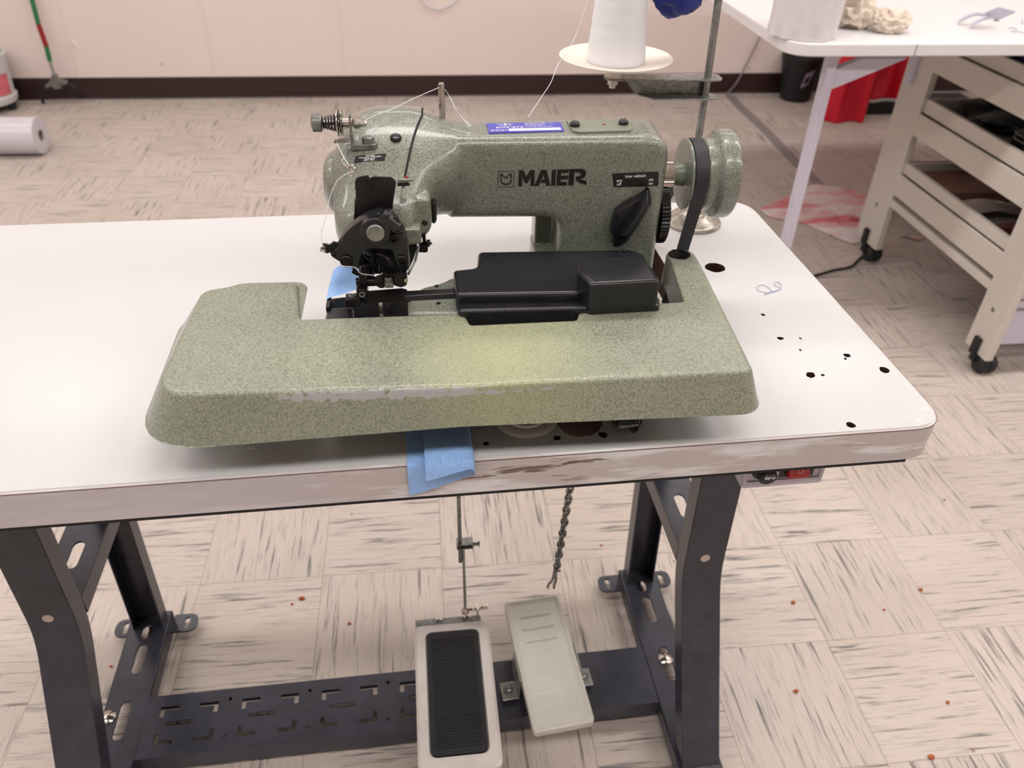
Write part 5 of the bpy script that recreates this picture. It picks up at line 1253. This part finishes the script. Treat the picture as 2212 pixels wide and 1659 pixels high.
bm = B(); sheet(bm, 8, 4, lambda u, v: bcyl(an + (u - .5) * .42 + (v - .5) * .16, lq.z + (v - .5) * .075 + (u - .5) * .02), .0008); lb_ = obj('label', bm, plain('silver_label', (176, 172, 196), .3, .3), bn)
bm = B(); sheet(bm, 6, 4, lambda u, v: bcyl(an + (u - .5) * .22 + (v - .5) * .09, lq.z - .006 + (v - .5) * .035 + (u - .5) * .01, 1.006), .0006); obj('label_picture', bm, MT['ink'], lb_)
# red bags
def bag(name, label, cx, cy, w, z1, lean, seed, dd=.05, z0=.002, mat='red'):
    bm = B()
    NU, NV = 56, 24
    rs = []
    for j in range(NV + 1):
        z = z0 + (z1 - z0) * j / NV; r_ = []
        for i in range(NU):
            t = 2*PI*i/NU; c_, s_ = math.cos(t), math.sin(t); taper = 1 - .18 * j / NV
            x = cx + w/2 * taper * (1 if c_ > 0 else -1) * abs(c_)**.55 + lean * (z - z0)
            fold = .016 * math.sin(x * 48 + seed + 1.5 * math.sin(z * 6 + seed)) + .008 * math.sin(x * 95 + seed * 2)
            y = cy + dd * s_ * (1 - .3 * j / NV) + fold
            r_.append(Vector((x, y, z)))
        rs.append(r_)
    rings(bm, rs); o = obj(name, bm, MT[mat], f='W'); tag(o, label, 'bag'); centre(o); return o
rf = at(1820, 262, 'z', 0, 'W')
wd = at(1868, 240, 'y', rf.y, 'W').x - at(1772, 240, 'y', rf.y, 'W').x
bag('plastic_bag', 'bright red plastic bag touching the floor behind the white swing leg', rf.x + .0, rf.y + .03, wd, .62, .10, .4)
r2f = at(1905, 240, 'z', 0.05, 'W')
bag('plastic_bag', 'darker red plastic bag with a white hem hanging behind the craft table post', r2f.x + .04, r2f.y + .16, .36, .66, .05, 2.6, .04, .07)
bm = B(); sheet(bm, 20, 2, lambda u, v: (r2f.x - .13 + .36 * u, r2f.y + .105 + .012 * math.sin(u * 14), .062 + .014 * v), .003); o = obj('bag_hem', bm, MT['whitecloth'], f='W'); tag(o, 'white folded hem strip under the darker red bag', 'cloth'); centre(o)
bm = B(); box(bm, r2f.x - .14, r2f.x + .55, r2f.y + .10, r2f.y + .26, .0, .058); o = obj('low_platform', bm, MT['dark'], f='W', bevel=.004); tag(o, 'low black plinth on the floor under the darker red bag', 'plinth'); centre(o)
# striped plastic on the floor
pw = [at(u, v, 'z', .004, 'W') for u, v in ((1668, 455), (1760, 415), (1870, 425), (2000, 505), (1925, 530), (1855, 500), (1800, 520), (1690, 500))]
px0, px1 = min(p.x for p in pw), max(p.x for p in pw); py0, py1 = min(p.y for p in pw), max(p.y for p in pw)
bm = B()
pol = rnd([(at(u, v, 'z', 0, 'W').x, at(u, v, 'z', 0, 'W').y) for u, v in ((1640, 452), (1690, 430), (1760, 398), (1850, 412), (1960, 470), (2025, 498), (1985, 522), (1920, 498), (1880, 520), (1840, 528), (1790, 508), (1730, 482), (1660, 470))], .02, 4)
cxp = sum(p[0] for p in pol) / len(pol); cyp = sum(p[1] for p in pol) / len(pol)
KR = 9
grid = [[Vector((cxp + (p[0] - cxp) * k / KR, cyp + (p[1] - cyp) * k / KR, .0025 + (.008 * abs(math.sin(p[0] * 31 + k * 1.7)) * math.sin(p[1] * 23 + k) ** 2 + .004) * (1 - (k / KR) ** 4))) for p in pol] for k in range(1, KR + 1)]
rings(bm, grid, cap=False); bm.faces.new([v for v in bm.verts[:len(pol)]]); bmesh.ops.solidify(bm, geom=bm.faces[:], thickness=.0012)
o = obj('plastic_sheet', bm, MT['wrap'], f='W'); tag(o, 'crumpled red and white plastic sheet on the floor by the craft table caster', 'plastic sheet'); centre(o)
# tape strip on the floor
tpe = [at(u, v, 'z', .0008, 'W') for u, v in ((1578, 206), (1600, 232), (1640, 268), (1700, 330), (1745, 375), (1800, 428))]
bm = B(); ribbon(bm, spl(tpe, 5), (1, .25, 0), .052, .0010); o = obj('floor_tape', bm, MT['tape'], f='W'); tag(o, 'long grey adhesive tape strip running across the floor to the wall', 'tape'); centre(o)
# cables
bm = B(); tube(bm, spl([at(u, v, 'z', .005, 'W') for u, v in ((1600, 640), (1755, 597), (1800, 584), (1838, 576), (1858, 558), (1880, 540), (1893, 528), (1893, 518), (1884, 513))], 6), .0042, 8); o = obj('power_cable', bm, MT['rubber'], f='W'); tag(o, 'black power cable on the floor beside the craft table caster', 'cable'); centre(o)
bm = B(); tube(bm, spl([Vector((at(1665, 30, 'y', WY - .02, 'W').x, WY - .02, .45)), at(1645, 72, 'y', WY - .02, 'W'), at(1612, 140, 'y', WY - .015, 'W'), at(1590, 180, 'y', WY - .025, 'W'), Vector((at(1575, 206, 'z', .005, 'W').x, WY - .03, .006)), Vector((at(1571, 206, 'z', .005, 'W').x, WY - .07, .005))], 6), .004, 8); o = obj('wall_cable', bm, MT['tape'], f='W'); tag(o, 'thin grey cable coming down the back wall to the floor tape', 'cable'); centre(o)
# white cord loop on the wall
bm = B(); lp = [at(u, v, 'y', WY - .012, 'W') for u, v in ((905, -30), (912, 0), (928, 15), (950, 19), (972, 10), (988, -4), (996, -30))]; tube(bm, spl(lp, 6), .0035, 8); o = obj('cord_loop', bm, MT['whitelabel'], f='W'); tag(o, 'white cord loop hanging against the wall at the top edge', 'cord'); centre(o)
# plastic film roll
e0_ = at(92, 345, 'z', 0, 'W'); rr_f = .5 * (at(92, 272, 'y', e0_.y, 'W').z - 0)
rr_f = .073
rl_ = thing('film_roll', 'roll of glossy white plastic film lying on the floor at left', 'roll', 'W', (e0_.x - .3, e0_.y + rr_f, 0))
c0_ = Vector((at(95, 310, 'y', e0_.y + rr_f, 'W').x, e0_.y + rr_f, rr_f + .001)); c1_ = c0_ + Vector((-.95, .02, 0)); dx = (c1_ - c0_).normalized()
bm = B(); lathe(bm, c0_, dx, [(.05, .0004), (.05, .0228), (.0, .0235), (-.001, rr_f - .006), (.003, rr_f), (.94, rr_f), (.945, rr_f - .006), (.945, .0004)], 56); obj('film', bm, MT['film'], rl_)
bm = B(); lathe(bm, c0_, dx, [(.045, .0004), (.045, .019), (.002, .019), (.002, .0225), (.048, .0225), (.048, .0004)], 32); obj('core_tube', bm, MT['cardboard'], rl_)
# bucket at the left edge
bq = at(0, 248, 'z', 0, 'W')
bx0 = at(36, 212, 'y', 2.925, 'W').x
bkt = thing('bucket', 'pale bucket with a pink label at the left edge', 'bucket', 'W', (bx0 - .128, 2.925, 0))
bm = B(); lathe(bm, (bx0 - .128, 2.925, .035), (0, 0, 1), [(0, .02), (0, .118), (.005, .123), (.03, .128), (.034, .119), (.17, .128), (.185, .134), (.21, .135), (.212, .128), (.05, .11), (.045, .02)], 56); obj('bucket_body', bm, MT['whitecloth'], bkt)
bm = B(); sheet(bm, 16, 6, lambda u, v: (bx0 - .128 + ((.123) + .009 * v) * math.cos(-1.35 + 1.2 * u), 2.925 + ((.123) + .009 * v) * math.sin(-1.35 + 1.2 * u), .078 + .09 * v), .0012); lb3 = obj('label', bm, plain('pink_label', (226, 118, 130), .5, var=.15, vs=14), bkt)
for k, a_ in enumerate((-1.1, -.1, .9, 1.9, 2.9, 3.9)):
    cxk, cyk = bx0 - .128 + .105 * math.cos(a_), 2.925 + .105 * math.sin(a_)
    bm = B(); lathe(bm, (cxk - .012, cyk, .018), (1, 0, 0), [(0, .014), (.004, .018), (.02, .018), (.024, .014)], 20); cyl(bm, (cxk, cyk, .02), (cxk, cyk, .036), .006, n=10); obj('caster', bm, MT['rubber'], bkt)
# reacher tool leaning on the wall
yr = WY - .05
rtop, rr1, rr2, rg = at(66, -12, 'y', yr + .02, 'W'), at(83, 52, 'y', yr, 'W'), at(100, 100, 'y', yr - .01, 'W'), at(108, 132, 'y', yr - .02, 'W')
rt__ = thing('reacher_tool', 'green and red litter picker leaning on the wall with its black jaws down', 'litter picker', 'W', tuple(at(95, 222, 'z', 0, 'W')))
ext = rtop + (rtop - rr1) * 1.2; ext.y = min(ext.y, WY - .012)
bm = B(); tube(bm, [ext, rtop, rr1], .0105, 14); obj('upper_shaft', bm, MT['green_stick'], rt__)
bm = B(); tube(bm, [rr1, rr2], .0107, 14); obj('red_band', bm, MT['red_stick'], rt__)
bm = B(); tube(bm, [rr2, rg], .0105, 14); obj('lower_shaft', bm, MT['green_stick'], rt__)
hd_ = at(122, 178, 'y', yr - .03, 'W')
bm = B(); tube(bm, [rg, rg.lerp(hd_, .4), rg.lerp(hd_, .75)], [.009, .007, .008], 12); obj('collar', bm, MT['zinc'], rt__)
bm = B(); P = [at(u, v, 'y', yr - .035, 'W') for u, v in ((113, 160), (121, 160), (127, 172), (146, 176), (145, 182), (133, 184), (134, 191), (117, 192), (112, 184), (103, 190), (97, 186), (108, 174))]; soft_prism(bm, [(p.x, p.z) for p in P], 'y', yr - .02, yr - .042, .002, 2); obj('jaw_head', bm, MT['oldsteel'], rt__)
for pts3 in (((100, 187), (93, 196), (90, 208), (94, 223)), ((145, 180), (158, 186), (167, 198), (174, 214))):
    p3 = [at(u, v, 'y', yr - .032, 'W') for u, v in pts3]; bm = B(); ribbon(bm, spl(p3, 5), (0, 1, 0), .02, .007); obj('jaw', bm, MT['rubber'], rt__)
# crumbs
for k, (u, v, s_) in enumerate(((652, 1293, 4), (755, 1347, 2.6), (1713, 1302, 3.4), (1988, 1274, 3.4), (2011, 1636, 4), (1719, 1494, 3.4), (631, 1305, 2), (1299, 1178, 2.2), (240, 1440, 2.2), (2047, 1518, 2.6), (2040, 1080, 2), (1910, 1317, 2))):
    p = at(u, v, 'z', .001, 'W'); bm = B(); blob(bm, p + Vector((0, 0, s_ * .0004)), s_ * .001, 1.2, .9, .5, 2, .5, k * 1.3); o = obj('crumb', bm, MT['crumb'], f='W'); tag(o, 'small rust-coloured crumb lying on the streaked floor tiles', 'crumb', 'rust-coloured crumbs on the floor'); centre(o)

# ================================================================== WORLD, VIEW
w = bpy.data.worlds.new('world'); bpy.context.scene.world = w; w.use_nodes = True
w.node_tree.nodes['Background'].inputs[0].default_value = (1, .96, .92, 1); w.node_tree.nodes['Background'].inputs[1].default_value = .3
vs = bpy.context.scene.view_settings
vs.view_transform = 'Standard'; vs.look = 'None'; vs.gamma = 1; vs.exposure = -1.0; vs.use_curve_mapping = False
cy = bpy.context.scene.cycles
cy.max_bounces = 5; cy.diffuse_bounces = 2; cy.glossy_bounces = 2; cy.transmission_bounces = 2; cy.transparent_max_bounces = 4
cy.caustics_reflective = False; cy.caustics_refractive = False
cy.use_adaptive_sampling = True; cy.adaptive_threshold = .06; cy.adaptive_min_samples = 10
